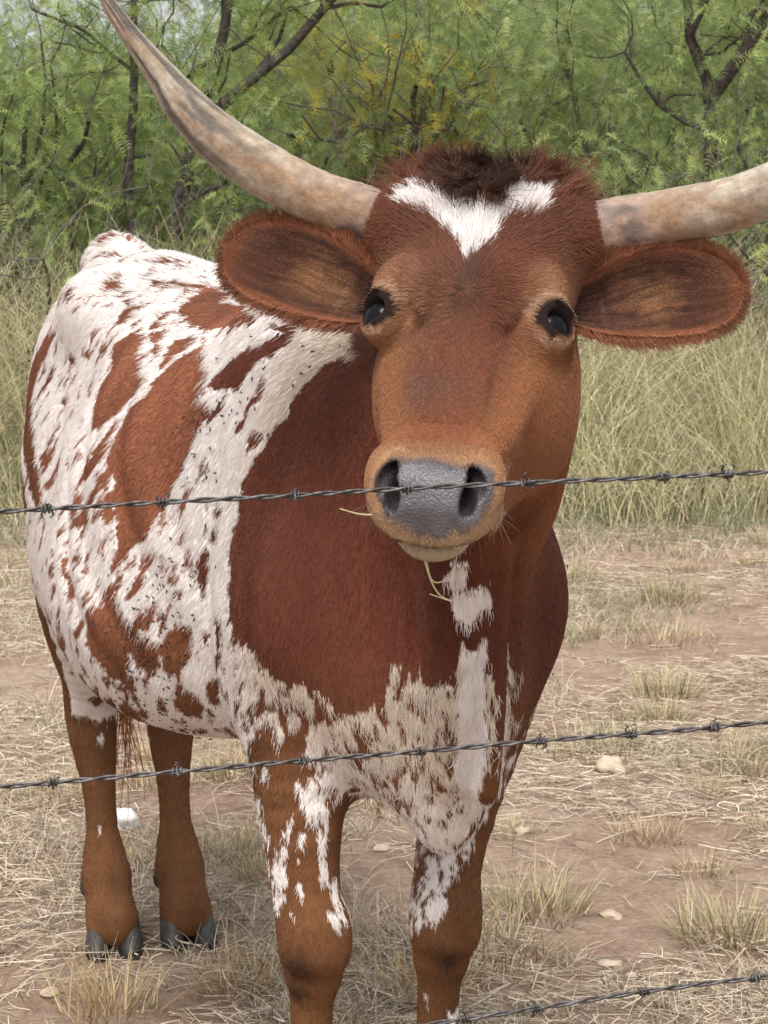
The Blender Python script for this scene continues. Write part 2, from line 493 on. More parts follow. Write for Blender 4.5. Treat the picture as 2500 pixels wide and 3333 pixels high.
f_, c_ = 0.0031 / FINE, 0.0068 / FINE
BV, BF = surface_nets(cow_sdf, axis(-.37, .37, -.13, .22, f_, c_), axis(-.86, 1.36, .86, 1.4, f_, c_), axis(0.02, 1.50, .96, 1.5, f_, c_))

def mesh_normals(V, F):
    a, b, c, d = V[F[:, 0]], V[F[:, 1]], V[F[:, 2]], V[F[:, 3]]
    fn = np.cross(c - a, d - b)
    N = np.zeros_like(V)
    for k in range(4): np.add.at(N, F[:, k], fn)
    return N / np.maximum(np.linalg.norm(N, axis=1), 1e-12)[:, None], 0.5 * np.linalg.norm(fn, axis=1)
BN, BA = mesh_normals(BV, BF)
# coat markings: body in the oblique plane (0.83 x - 0.55 y, z), head in its own front plane (s, height), metres
COAT_BODY = [
 ["W",[[-0.38,1.241],[-0.381,1.211],[-0.316,1.172],[-0.29,1.167],[-0.262,1.161],[-0.241,1.141],[-0.22,1.109],[-0.195,1.072],[-0.178,1.048],[-0.162,1.028],[-0.145,1.008],[-0.135,0.975],[-0.133,0.938],[-0.126,0.934],[-0.122,0.888],[-0.121,0.844],[-0.125,0.811],[-0.127,0.785],[-0.145,0.778],[-0.151,0.748],[-0.162,0.722],[-0.168,0.698],[-0.148,0.676],[-0.057,0.579],[-0.004,0.561],[0.055,0.569],[0.07,0.607],[0.094,0.628],[0.124,0.642],[0.141,0.589],[0.378,0.416],[0.408,0.423],[0.446,0.427],[0.419,0.534],[0.425,0.642],[0.476,0.702],[0.478,0.813],[0.455,0.838],[0.514,0.942],[0.551,1.054],[0.441,1.202],[0.475,1.288],[0.413,1.304],[0.348,1.297],[0.151,1.277],[-0.149,1.284],[-0.293,1.259]]],
 ["R",[[0.397,1.147],[0.456,1.116],[0.509,1.063],[0.527,1.014],[0.51,0.956],[0.461,0.894],[0.426,0.837],[0.402,0.846],[0.42,0.902],[0.444,0.969],[0.472,1.016],[0.452,1.068],[0.424,1.109],[0.401,1.131]]],
 ["R",[[0.211,1.134],[0.176,1.157],[0.14,1.163],[0.122,1.153],[0.118,1.135],[0.097,1.114],[0.072,1.105],[0.084,1.086],[0.122,1.059],[0.154,1.027],[0.184,1.019],[0.208,1.043],[0.202,1.075],[0.185,1.103]]],
 ["R",[[0.08,1.077],[0.055,1.11],[0.029,1.133],[-0.003,1.15],[-0.031,1.156],[-0.037,1.14],[-0.058,1.131],[-0.039,1.111],[-0.057,1.101],[-0.024,1.082],[-0.064,1.087],[-0.057,1.071],[-0.051,1.053],[-0.035,1.02],[-0.024,0.991],[-0.009,0.965],[0.004,0.944],[0.014,0.914],[0.019,0.932],[0.036,0.893],[0.064,0.872],[0.076,0.855],[0.087,0.844],[0.09,0.872],[0.099,0.877],[0.105,0.914],[0.109,0.931],[0.116,0.964],[0.134,0.984],[0.127,1.012],[0.105,1.049]]],
 ["R",[[0.12,1.053],[0.137,1.03],[0.158,1.005],[0.181,0.976],[0.205,0.948],[0.213,0.925],[0.177,0.957],[0.141,0.989],[0.136,1.011],[0.117,1.038]]],
 ["R",[[0.162,0.935],[0.187,0.904],[0.218,0.874],[0.207,0.871],[0.182,0.883],[0.161,0.916],[0.133,0.959],[0.144,0.957]]],
 ["R",[[0.191,1.225],[0.148,1.23],[0.09,1.229],[0.024,1.223],[-0.019,1.215],[-0.011,1.209],[-0.114,1.218],[-0.144,1.212],[-0.136,1.2],[-0.098,1.193],[-0.033,1.179],[0.007,1.178],[0.041,1.184],[0.085,1.192],[0.08,1.206],[0.073,1.219],[0.137,1.223],[0.181,1.221]]],
 ["R",[[0.232,1.262],[0.2,1.262],[0.159,1.254],[0.156,1.25],[0.19,1.251],[0.21,1.255]]],
 ["R",[[0.347,1.269],[0.274,1.274],[0.265,1.268],[0.274,1.264]]],
 ["R",[[0.223,1.24],[0.212,1.247],[0.203,1.239],[0.22,1.232]]],
 ["R",[[0.276,1.255],[0.273,1.259],[0.255,1.254],[0.265,1.252]]],
 ["R",[[0.246,1.206],[0.215,1.201],[0.193,1.183],[0.201,1.167],[0.235,1.16],[0.235,1.176],[0.22,1.187],[0.237,1.196]]],
 ["R",[[0.275,1.19],[0.255,1.196],[0.253,1.189],[0.273,1.183]]],
 ["R",[[0.132,1.157],[0.089,1.174],[0.074,1.163],[0.092,1.153],[0.115,1.154]]],
 ["R",[[0.047,1.16],[-0.005,1.168],[0.009,1.152],[0.032,1.138],[0.059,1.117],[0.064,1.127],[0.051,1.145]]],
 ["R",[[-0.136,1.171],[-0.162,1.182],[-0.215,1.202],[-0.205,1.184],[-0.184,1.166],[-0.155,1.155],[-0.134,1.133],[-0.12,1.112],[-0.103,1.107],[-0.074,1.106],[-0.053,1.112],[-0.082,1.136]]],
 ["R",[[-0.143,1.093],[-0.137,1.081],[-0.125,1.062],[-0.12,1.049],[-0.13,1.054],[-0.148,1.088],[-0.166,1.107],[-0.171,1.131],[-0.163,1.133],[-0.153,1.115]]],
 ["R",[[-0.156,1.204],[-0.215,1.204],[-0.199,1.195],[-0.166,1.196]]],
 ["R",[[-0.15,1.062],[-0.171,1.056],[-0.152,1.036],[-0.144,1.026],[-0.145,1.047]]],
 ["R",[[-0.092,1.097],[-0.103,1.107],[-0.097,1.085],[-0.071,1.064],[-0.063,1.063]]],
 ["R",[[0.158,0.758],[0.127,0.773],[0.117,0.794],[0.103,0.8],[0.089,0.783],[0.083,0.757],[0.077,0.728],[0.083,0.7],[0.094,0.668],[0.118,0.659],[0.132,0.678],[0.152,0.695],[0.162,0.715]]],
 ["R",[[0.077,0.745],[0.037,0.748],[0.024,0.733],[0.017,0.714],[0.044,0.695],[0.067,0.695],[0.078,0.718]]],
 ["R",[[0.015,0.748],[-0.01,0.771],[-0.038,0.776],[-0.04,0.75],[-0.03,0.728],[-0.012,0.698],[0.01,0.69],[0.009,0.716],[0.02,0.727]]],
 ["R",[[0.008,0.654],[-0.018,0.671],[-0.039,0.662],[-0.042,0.643],[-0.028,0.624],[-0.005,0.624],[0.008,0.642]]],
 ["R",[[-0.056,0.7],[-0.076,0.7],[-0.076,0.657],[-0.057,0.654]]],
 ["R",[[-0.056,0.87],[-0.071,0.878],[-0.07,0.856],[-0.059,0.82],[-0.053,0.816],[-0.051,0.841]]],
 ["R",[[0.055,0.851],[0.039,0.853],[0.042,0.837],[0.05,0.833]]],
 ["R",[[0.24,0.826],[0.209,0.833],[0.214,0.811],[0.185,0.798],[0.194,0.771],[0.204,0.763],[0.21,0.784],[0.224,0.801]]],
 ["R",[[0.164,0.793],[0.152,0.795],[0.152,0.772],[0.164,0.77]]],
 ["R",[[0.133,0.917],[0.111,0.926],[0.107,0.899],[0.131,0.895]]],
 ["R",[[0.211,0.927],[0.178,0.933],[0.194,0.901],[0.204,0.877],[0.217,0.9]]],
 ["R",[[0.264,0.69],[0.227,0.691],[0.239,0.657],[0.409,0.562]]],
 ["R",[[-0.082,0.955],[-0.1,0.956],[-0.096,0.936],[-0.08,0.936]]],
 ["R",[[-0.076,0.92],[-0.097,0.925],[-0.091,0.901],[-0.071,0.897]]],
 ["R",[[-0.13,0.783],[-0.145,0.778],[-0.148,0.748],[-0.134,0.752],[-0.127,0.77]]],
 ["R",[[0.043,0.734],[0.02,0.733],[0.019,0.706],[0.043,0.699]]],
 ["W",[[-0.12,0.766],[-0.144,0.78],[-0.174,0.778],[-0.181,0.758],[-0.202,0.745],[-0.23,0.742],[-0.271,0.734],[-0.292,0.716],[-0.277,0.693],[-0.252,0.703],[-0.235,0.674],[-0.22,0.682],[-0.201,0.663],[-0.172,0.669],[-0.159,0.647],[-0.149,0.609],[-0.129,0.595],[-0.062,0.581],[-0.079,0.641],[-0.102,0.711]]],
 ["R",[[-0.163,0.702],[-0.198,0.711],[-0.197,0.694],[-0.169,0.683]]],
 ["R",[[-0.256,0.71],[-0.274,0.722],[-0.285,0.711],[-0.28,0.69],[-0.257,0.694]]],
 ["R",[[-0.205,0.738],[-0.226,0.735],[-0.22,0.72],[-0.207,0.725]]],
 ["W",[[-0.381,0.779],[-0.399,0.784],[-0.431,0.767],[-0.448,0.774],[-0.464,0.788],[-0.475,0.803],[-0.478,0.833],[-0.492,0.824],[-0.505,0.831],[-0.504,0.781],[-0.501,0.728],[-0.505,0.698],[-0.506,0.663],[-0.499,0.637],[-0.493,0.611],[-0.475,0.561],[-0.444,0.484],[-0.428,0.456],[-0.405,0.438],[-0.382,0.44],[-0.356,0.44],[-0.349,0.458],[-0.36,0.534],[-0.338,0.557],[-0.307,0.558],[-0.292,0.585],[-0.276,0.567],[-0.269,0.566],[-0.268,0.599],[-0.253,0.617],[-0.246,0.649],[-0.248,0.675],[-0.277,0.697],[-0.305,0.708],[-0.34,0.718],[-0.362,0.733],[-0.374,0.761]]],
 ["R",[[-0.303,0.658],[-0.329,0.683],[-0.343,0.665],[-0.335,0.651],[-0.305,0.645]]],
 ["R",[[-0.481,0.702],[-0.498,0.703],[-0.505,0.692],[-0.494,0.673],[-0.482,0.683]]],
 ["W",[[-0.512,0.805],[-0.516,0.797],[-0.518,0.764],[-0.526,0.759],[-0.523,0.738],[-0.517,0.73],[-0.523,0.743],[-0.517,0.724],[-0.513,0.703],[-0.512,0.674],[-0.524,0.691],[-0.521,0.679],[-0.509,0.663],[-0.505,0.698],[-0.503,0.728],[-0.504,0.781]]],
 ["W",[[-0.354,0.432],[-0.399,0.437],[-0.417,0.444],[-0.421,0.43],[-0.4,0.423],[-0.413,0.413],[-0.405,0.401],[-0.389,0.381],[-0.368,0.369],[-0.352,0.35],[-0.346,0.369],[-0.349,0.403]]],
 ["R",[[-0.376,0.424],[-0.399,0.428],[-0.395,0.411],[-0.381,0.409]]],
 ["W",[[-0.126,0.598],[-0.148,0.599],[-0.144,0.575],[-0.168,0.561],[-0.184,0.535],[-0.2,0.509],[-0.217,0.494],[-0.22,0.475],[-0.206,0.454],[-0.187,0.432],[-0.175,0.455],[-0.163,0.49],[-0.152,0.525],[-0.139,0.558]]],
 ["W",[[-0.248,0.599],[-0.259,0.611],[-0.269,0.599],[-0.265,0.555],[-0.264,0.499],[-0.269,0.467],[-0.281,0.431],[-0.291,0.402],[-0.289,0.386],[-0.274,0.407],[-0.27,0.433],[-0.261,0.469],[-0.256,0.507],[-0.248,0.526],[-0.251,0.557],[-0.233,0.568],[-0.233,0.599]]],
 ["W",[[-0.204,0.519],[-0.23,0.553],[-0.232,0.541],[-0.214,0.515]]],
 ["W",[[-0.188,0.432],[-0.206,0.444],[-0.219,0.429],[-0.198,0.417]]],
 ["W",[[-0.155,0.6],[-0.182,0.612],[-0.187,0.6],[-0.169,0.592]]],
 ["W",[[-0.236,0.565],[-0.247,0.568],[-0.242,0.548],[-0.238,0.551]]],
 ["R",[[-0.161,0.519],[-0.184,0.516],[-0.184,0.498],[-0.165,0.499]]],
 ["R",[[-0.251,0.547],[-0.259,0.556],[-0.259,0.525],[-0.253,0.529]]],
 ["W",[[-0.505,0.99],[-0.471,0.935],[-0.49,0.938],[-0.491,0.922],[-0.486,0.905],[-0.47,0.899],[-0.458,0.91]]],
 ["W",[[-0.465,0.892],[-0.483,0.898],[-0.514,0.908],[-0.512,0.879],[-0.498,0.865],[-0.482,0.86],[-0.473,0.866]]],
 ["W",[[0.421,0.54],[0.108,0.657],[0.114,0.629],[0.153,0.586],[0.382,0.425],[0.399,0.425],[0.419,0.43],[0.435,0.449],[0.441,0.474]]],
 ["R",[[0.212,0.619],[0.165,0.639],[0.18,0.602],[0.395,0.446],[0.401,0.461]]],
 ["R",[[0.173,0.609],[0.133,0.626],[0.161,0.592],[0.384,0.439]]],
 ["W",[[0.397,0.388],[0.385,0.391],[0.383,0.378],[0.394,0.377]]],
 ["W",[[0.078,0.622],[0.043,0.615],[0.019,0.592],[0.063,0.581],[0.088,0.578],[0.335,0.381],[0.103,0.576]]],
 ["S",[[-0.478,0.834],[-0.486,0.824],[-0.492,0.822],[-0.499,0.826],[-0.505,0.832],[-0.504,0.781],[-0.502,0.728],[-0.504,0.704],[-0.501,0.662],[-0.475,0.596],[-0.46,0.592],[-0.459,0.628],[-0.467,0.689],[-0.473,0.737],[-0.476,0.783]]],
 ["S",[[-0.505,0.99],[-0.471,0.935],[-0.49,0.938],[-0.491,0.922],[-0.486,0.905],[-0.47,0.899],[-0.458,0.91]]],
 ["S",[[-0.465,0.892],[-0.483,0.898],[-0.514,0.908],[-0.512,0.879],[-0.498,0.865],[-0.482,0.86],[-0.473,0.866]]],
]
COAT_SPOTS = [
 ["R",0.304,1.111,0.016,0.011],
 ["R",0.251,1.124,0.016,0.01],
 ["R",0.362,1.025,0.012,0.01],
 ["R",0.234,1.025,0.013,0.005],
 ["R",0.438,1.068,0.006,0.01],
 ["R",0.351,1.095,0.014,0.012],
 ["R",0.261,0.958,0.026,0.004],
 ["R",0.082,1.143,0.019,0.006],
 ["R",0.128,0.852,0.006,0.004],
 ["R",0.174,0.809,0.004,0.004],
 ["R",0.262,0.772,0.009,0.006],
 ["R",0.117,0.807,0.005,0.004],
 ["R",0.082,0.854,0.006,0.007],
 ["R",0.013,0.866,0.004,0.005],
 ["R",-0.018,0.818,0.006,0.007],
 ["R",0.053,0.785,0.005,0.004],
 ["R",0.153,0.749,0.005,0.004],
 ["R",-0.023,0.786,0.006,0.004],
 ["R",0.189,0.722,0.007,0.009],
 ["R",0.275,0.817,0.01,0.004],
 ["R",-0.019,0.935,0.004,0.007],
 ["R",0.398,0.822,0.007,0.005],
 ["R",-0.405,0.732,0.016,0.007],
 ["R",-0.414,0.689,0.013,0.007],
 ["R",-0.332,0.626,0.015,0.008],
 ["R",-0.375,0.631,0.01,0.007],
 ["R",-0.416,0.644,0.007,0.007],
 ["R",-0.363,0.611,0.015,0.006],
 ["R",-0.37,0.585,0.009,0.004],
 ["R",-0.424,0.608,0.014,0.006],
 ["R",-0.389,0.57,0.006,0.005],
 ["R",-0.323,0.69,0.007,0.011],
 ["R",-0.438,0.672,0.006,0.008],
 ["R",-0.351,0.691,0.004,0.005],
 ["R",-0.39,0.683,0.006,0.005],
 ["R",-0.441,0.752,0.004,0.006],
 ["R",-0.365,0.668,0.005,0.004],
 ["R",-0.402,0.661,0.007,0.004],
 ["R",-0.277,0.587,0.007,0.005],
 ["R",-0.368,0.47,0.011,0.007],
 ["R",-0.452,0.537,0.005,0.009],
 ["R",-0.306,0.59,0.006,0.004],
 ["R",-0.519,0.784,0.005,0.008],
 ["R",-0.517,0.743,0.004,0.006],
 ["R",-0.518,0.745,0.004,0.007],
 ["R",-0.524,0.706,0.004,0.007],
 ["R",-0.514,0.663,0.005,0.01],
 ["W",-0.223,0.418,0.004,0.004],
 ["W",-0.237,0.451,0.007,0.004],
 ["W",-0.21,0.495,0.007,0.01],
 ["W",-0.224,0.538,0.004,0.007],
 ["W",-0.239,0.52,0.004,0.006],
 ["W",-0.249,0.636,0.007,0.01],
 ["W",-0.203,0.472,0.008,0.011],
 ["W",-0.23,0.495,0.004,0.005],
 ["R",-0.136,0.558,0.004,0.01],
 ["R",-0.177,0.477,0.006,0.009],
 ["R",-0.151,0.623,0.007,0.008],
 ["R",-0.278,0.419,0.004,0.004],
 ["R",-0.354,0.416,0.009,0.006],
 ["R",-0.357,0.391,0.006,0.006],
 ["D",-0.229,0.34,0.03,0.026],
 ["D",-0.412,0.328,0.019,0.026],
 ["D",-0.227,0.302,0.02,0.019],
 ["W",-0.383,0.258,0.004,0.009],
 ["W",-0.413,0.233,0.007,0.007],
 ["W",0.386,0.221,0.004,0.004],
 ["W",0.334,0.361,0.007,0.01],
]
COAT_HEAD = [
 ["W",[[0.09,0.14],[0.076,0.138],[0.066,0.126],[0.05,0.116],[0.031,0.108],[0.008,0.105],[-0.01,0.104],[-0.02,0.111],[-0.029,0.127],[-0.045,0.136],[-0.061,0.139],[-0.085,0.136],[-0.075,0.125],[-0.075,0.114],[-0.074,0.101],[-0.062,0.096],[-0.036,0.097],[-0.023,0.09],[-0.016,0.072],[-0.005,0.057],[0.005,0.05],[0.016,0.062],[0.029,0.074],[0.046,0.088],[0.066,0.1],[0.085,0.101],[0.101,0.109],[0.095,0.124]]],
 ["K",[[0.099,0.166],[0.07,0.177],[0.024,0.179],[-0.022,0.17],[-0.078,0.162],[-0.079,0.149],[-0.048,0.141],[-0.029,0.124],[-0.016,0.111],[0.001,0.108],[0.026,0.108],[0.048,0.118],[0.064,0.128],[0.077,0.145]]],
 ["T",[[0.142,0.042],[0.117,0.054],[0.093,0.049],[0.075,0.018],[0.07,-0.021],[0.078,-0.038],[0.092,-0.043],[0.115,-0.041],[0.121,-0.008],[0.195,-0.014]]],
 ["T",[[-0.072,0.016],[-0.076,0.043],[-0.089,0.055],[-0.107,0.046],[-0.114,0.02],[-0.123,-0.004],[-0.118,-0.03],[-0.098,-0.037],[-0.078,-0.028],[-0.07,-0.007]]],
 ["G",[[0.058,-0.173],[0.048,-0.159],[0.01,-0.157],[-0.046,-0.161],[-0.054,-0.156],[-0.067,-0.168],[-0.069,-0.188],[-0.063,-0.208],[-0.052,-0.215],[-0.047,-0.226],[-0.022,-0.237],[0.007,-0.238],[0.03,-0.228],[0.047,-0.221],[0.054,-0.204],[0.057,-0.189]]],
 ["M",[[0.068,-0.198],[0.066,-0.174],[0.057,-0.154],[0.039,-0.146],[0.011,-0.151],[-0.018,-0.151],[-0.047,-0.148],[-0.066,-0.157],[-0.075,-0.176],[-0.081,-0.199],[-0.058,-0.261],[-0.053,-0.261],[-0.052,-0.241],[-0.035,-0.256],[-0.022,-0.259],[0.012,-0.257],[0.03,-0.245],[0.043,-0.241],[0.058,-0.229],[0.071,-0.22]]],
 ["B",[[0.062,-0.078],[0.03,-0.064],[-0.003,-0.062],[-0.016,-0.08],[-0.007,-0.103],[0.02,-0.112],[0.05,-0.106],[0.063,-0.094]]],
]
# ------------------------------------------------------------------ coat colour and hair flow
C_RED = np.array([.128, .041, .025]); C_RIB = np.array([.215, .082, .044]); C_LEG = np.array([.160, .072, .032])
C_FACE = np.array([.245, .098, .042]); C_FORE = np.array([.165, .058, .032]); C_TAN = np.array([.36, .205, .115])
C_WHITE = np.array([.82, .775, .75]); C_CREAM = np.array([.66, .575, .475]); C_DARK = np.array([.040, .022, .016])
C_POLL = np.array([.070, .036, .024]); C_PAD = np.array([.105, .098, .105]); C_LIP = np.array([.43, .30, .175]); C_EYE = np.array([.010, .008, .009])

def in_poly(pts, poly):
    poly = np.asarray(poly); x, y = pts[:, 0], pts[:, 1]
    r = np.zeros(len(pts), dtype=bool)
    b = (x >= poly[:, 0].min()) & (x <= poly[:, 0].max()) & (y >= poly[:, 1].min()) & (y <= poly[:, 1].max())
    ii = np.where(b)[0]
    if not len(ii): return r
    X, Y = x[ii], y[ii]; c = np.zeros(len(ii), dtype=bool)
    j = len(poly) - 1
    for i in range(len(poly)):
        xi, yi = poly[i]; xj, yj = poly[j]
        if yi != yj:
            c ^= ((yi > Y) != (yj > Y)) & (X < (xj - xi) * (Y - yi) / (yj - yi) + xi)
        j = i
    r[ii] = c
    return r

def sstep(a, b, x):
    t = np.clip((x - a) / (b - a), 0, 1); return t * t * (3 - 2 * t)
def mixc(a, b, w): w = np.asarray(w)[:, None]; return a * (1 - w) + b * w

FRONT = np.array([.55, .83, 0.0])
HEAD_F = HEAD_M @ np.array([0, .6, .8])               # the way the face looks
def head_mask(P):
    Q = to_head(P)
    return (np.abs(Q[:, 0]) < .17) & (Q[:, 1] > -.17 - .05 * sstep(.1, -.2, Q[:, 2])) & (Q[:, 1] < .12) & (Q[:, 2] > -.26) & (Q[:, 2] < .4) & (P[:, 2] > .93), Q

def eye_dist(Q):
    """distance from the axis the eye looks along, drawn out towards the inner corner"""
    e = Q.copy(); e[:, 0] = np.abs(e[:, 0]); e = e - EYE
    g = np.array([.643, .766, 0.0]); w = np.array([-.766, .643, 0.0])
    f = e @ g; a = e @ w; l = e[:, 2]
    a = np.where(a > 0, a * .68, a); l2 = np.where((a > 0) & (l > 0), l * .8, l)
    return np.where(f > .004, np.hypot(a, l2), .2)

def coat(P, N, seed=1):
    n = len(P)
    w1 = np.stack([noise3(P * 55, 11), noise3(P * 55, 12), noise3(P * 55, 13)], 1) * .0050 + np.stack([noise3(P * 150, 14), noise3(P * 150, 15), noise3(P * 150, 16)], 1) * .0028
    Pw = P + w1
    left = ((N @ FRONT) < -.2) & (P[:, 0] < -.02)
    t = np.where(left, -.83 * Pw[:, 0] - .55 * Pw[:, 1] + .03, .83 * Pw[:, 0] - .55 * Pw[:, 1])
    lg = sstep(.74, .64, P[:, 2]) * sstep(.40, .46, P[:, 1])
    tz = np.column_stack([t + .011 * lg * fbm(P * np.array([110, 110, 40]), 61, 2), Pw[:, 2] + .016 * lg * fbm(P * np.array([90, 90, 34]), 63, 2)])
    hm, Q = head_mask(P)
    white = np.zeros(n); dark = np.zeros(n); pure = np.zeros(n)
    for col, poly in COAT_BODY:
        m = in_poly(tz, poly)
        if col != "S": white[m] = 1.0 if col == "W" else 0.0
    # fine roan streaks inside the white flank, drawn out along the lie of the hair
    st = np.column_stack([Pw[:, 0] * 60, (Pw[:, 1] * .83 - Pw[:, 2] * .55) * 75, (Pw[:, 1] * .55 + Pw[:, 2] * .83) * 24])
    ro = fbm(st, 31, 3)
    flank = (P[:, 1] < .42) & (P[:, 2] > .5)
    white[(ro > .235 + .14 * noise3(P * 6, 5)) & flank] = 0
    ch = (P[:, 1] > .42) & (P[:, 2] < .80)
    white[(fbm(np.column_stack([Pw[:, 0] * 105, Pw[:, 1] * 90, Pw[:, 2] * 62]), 37, 2) > .15) & ch] = 0
    for col, c0, c1, ra, rb in COAT_SPOTS:
        m = ((tz[:, 0] - c0) / ra) ** 2 + ((tz[:, 1] - c1) / rb) ** 2 < 1
        if col == "D": dark = np.maximum(dark, .88 * np.exp(-1.2 * (((tz[:, 0] - c0) / ra) ** 2 + ((tz[:, 1] - c1) / rb) ** 2)) * (P[:, 1] > .4))
        else: white[m] = 1.0 if col == "W" else 0.0
    for col, poly in COAT_BODY:
        if col == "S":
            m = in_poly(tz, poly); white[m] = 1.0; pure[m] = 1.0
    white[hm] = 0
    v = .5 + .5 * fbm(P * np.array([9, 9, 9]), 3, 3)
    red = mixc(C_RED, C_RIB, sstep(.46, .30, P[:, 1]) * np.ones(n))
    red = mixc(red, C_LEG, sstep(.84, .56, P[:, 2]))
    red = mixc(red, C_FACE * .85, sstep(.62, .80, P[:, 1]) * sstep(.02, -.10, P[:, 0]) * sstep(.8, 1.0, P[:, 2]))
    red = red * (.80 + .42 * v)[:, None]
    stripe = np.clip(noise3(np.column_stack([P[:, 0] * 34, P[:, 1] * 34, P[:, 2] * 3]), 8), -1, 1)
    red = red * (1 + .16 * stripe + .30 * np.clip(noise3(np.column_stack([P[:, 0] * 13, P[:, 1] * 13, P[:, 2] * 1.5]), 18), -1, 1))[:, None]
    wh = mixc(C_WHITE, C_CREAM, sstep(.45, .62, P[:, 1]) * sstep(.70, .85, P[:, 1] * .4 + P[:, 2] * .8) * (1 - pure)) * (.93 + .10 * v)[:, None]
    pinkish = np.clip(fbm(P * 26, 21, 2) * .9, 0, 1) * .35
    wh = mixc(wh, np.array([.56, .46, .44]), pinkish)
    c = mixc(red, wh, white)
    c = mixc(c, C_DARK, dark)
    # head
    wet = np.zeros(n)
    i = np.where(hm)[0]
    if len(i):
        q = Q[i]; hw = q + w1[i] * .8
        sv = np.column_stack([hw[:, 0], hw[:, 1] * .8 - hw[:, 2] * .6])
        hv = v[i]
        sa = np.abs(q[:, 0])
        side = sstep(.045, .085, sa + .02 * sstep(.0, .2, q[:, 2])) * sstep(-.10, .02, q[:, 2])
        h = mixc(C_FORE, C_FACE, np.clip(side + .25 * sstep(.10, .22, q[:, 2]), 0, 1))
        h = mixc(h, C_FORE * .9, sstep(-.05, -.15, q[:, 2]) * .5)
        h = h * (.82 + .36 * hv)[:, None]
        front = (N[i] @ HEAD_F) > -.15
        fade = {"T": .75, "B": .42, "M": .85}
        for col, poly in COAT_HEAD:
            pl = np.asarray(poly)
            m = in_poly(sv, pl) & front
            if col in "TB":
                cc = pl.mean(0); ex = np.abs(pl - cc).max(0)
                g = np.exp(-1.5 * (((sv - cc) / ex) ** 2).sum(1)) * front * fade[col]
                h = mixc(h, C_TAN if col == "T" else np.array([.115, .072, .060]), g)
            elif col == "W": h[m] = C_WHITE * 1.02
            elif col == "K": h[m] = (C_POLL * (.7 + .9 * hv[:, None]))[m]
        # whorl
        g = np.exp(-((q[:, 0] / .017) ** 2) - ((sv[:, 1] - .022) / .035) ** 2) * front
        h = mixc(h, C_DARK, g * .65)
        # muzzle
        lip = [p for c_, p in COAT_HEAD if c_ == "M"][0]; pad = [p for c_, p in COAT_HEAD if c_ == "G"][0]
        lipc = np.asarray(lip).mean(0)
        mz = in_poly(sv, lip) & front & (q[:, 2] > .17)
        zone = np.exp(-(np.clip(.245 - q[:, 2], 0, 1) / .018) ** 2) * (q[:, 2] > .15)
        h = mixc(h, C_LIP * (.8 + .4 * hv)[:, None], np.where(mz, (.45 + .55 * sstep(.02, -.04, sv[:, 1] - lipc[1])) * (.30 + .62 * sstep(.35, 1.0, np.hypot((sv[:, 0] - lipc[0]) / .076, (sv[:, 1] - lipc[1] - .012) / .055))), zone * .22))
        soft = np.zeros(len(i))
        for ox, oy in [(0, 0), (.006, 0), (-.006, 0), (0, .005), (0, -.005), (.004, .004), (-.004, .004), (.004, -.004), (-.004, -.004), (.010, 0), (-.010, 0), (0, -.008), (0, .007)]:
            soft += in_poly(sv + np.array([ox, oy]), pad)
        pm = soft / 13.0 * front * (q[:, 2] > .2)
        h = mixc(h, C_PAD * (.85 + .45 * fbm(q * 55, 9, 3)[:, None]) * np.array([1.0, .97, 1.0]), sstep(.15, .85, pm))
        wt = sstep(.5, .9, pm)
        qa = q.copy(); qa[:, 0] = np.abs(qa[:, 0]); kk = np.clip((qa[:, 2] - .14) / .12, 0, 1); qa[:, 2] += (kk * kk * (3 - 2 * kk)) * (.42 * (qa[:, 1] + .055) + .014)
        nd = np.minimum(ell(qa, (.0415, -.024, .322), (.0085, .0140, .050), (-20, 10, -22)), ell(qa, (.0500, -.014, .312), (.0090, .0100, .036), (-20, 25, -45)))
        h = mixc(h, np.array([.022, .018, .020]), sstep(.0045, .0005, nd) * (q[:, 2] > .2) * .95)
        # pale lower lip under a dark mouth line
        cz = sstep(-.068, -.078, q[:, 1]) * sstep(.215, .245, q[:, 2]) * sstep(-.135, -.115, q[:, 1])
        h = mixc(h, np.array([.56, .45, .32]) * (.85 + .3 * hv)[:, None], cz * .85)
        ml = np.exp(-((ell(qa * np.array([0, 1, 1]) + np.array([0, 0, 0]), (0, -.0755, .325), (.056, .0040, .040))) / .0022) ** 2) * sstep(.060, .045, np.abs(q[:, 0])) * (q[:, 2] > .22)
        h = mixc(h, np.array([.03, .02, .018]), np.clip(ml, 0, 1) * .85)
        # bare dark skin round the eye
        ed = eye_dist(q)
        g = sstep(.0245, .0185, ed + .002 * noise3(q * 120, 4))
        g2 = np.exp(-((ed - .0270) / .0040) ** 2) * .40
        h = mixc(h, np.array([.60, .44, .30]), g2 * (np.abs(q[:, 0]) > .06))
        h = mixc(h, C_EYE, g * .97)
        wt = wt * (1 - g)
        c[i] = h; wet[i] = wt
    return np.clip(c, .004, 1.0), wet, white

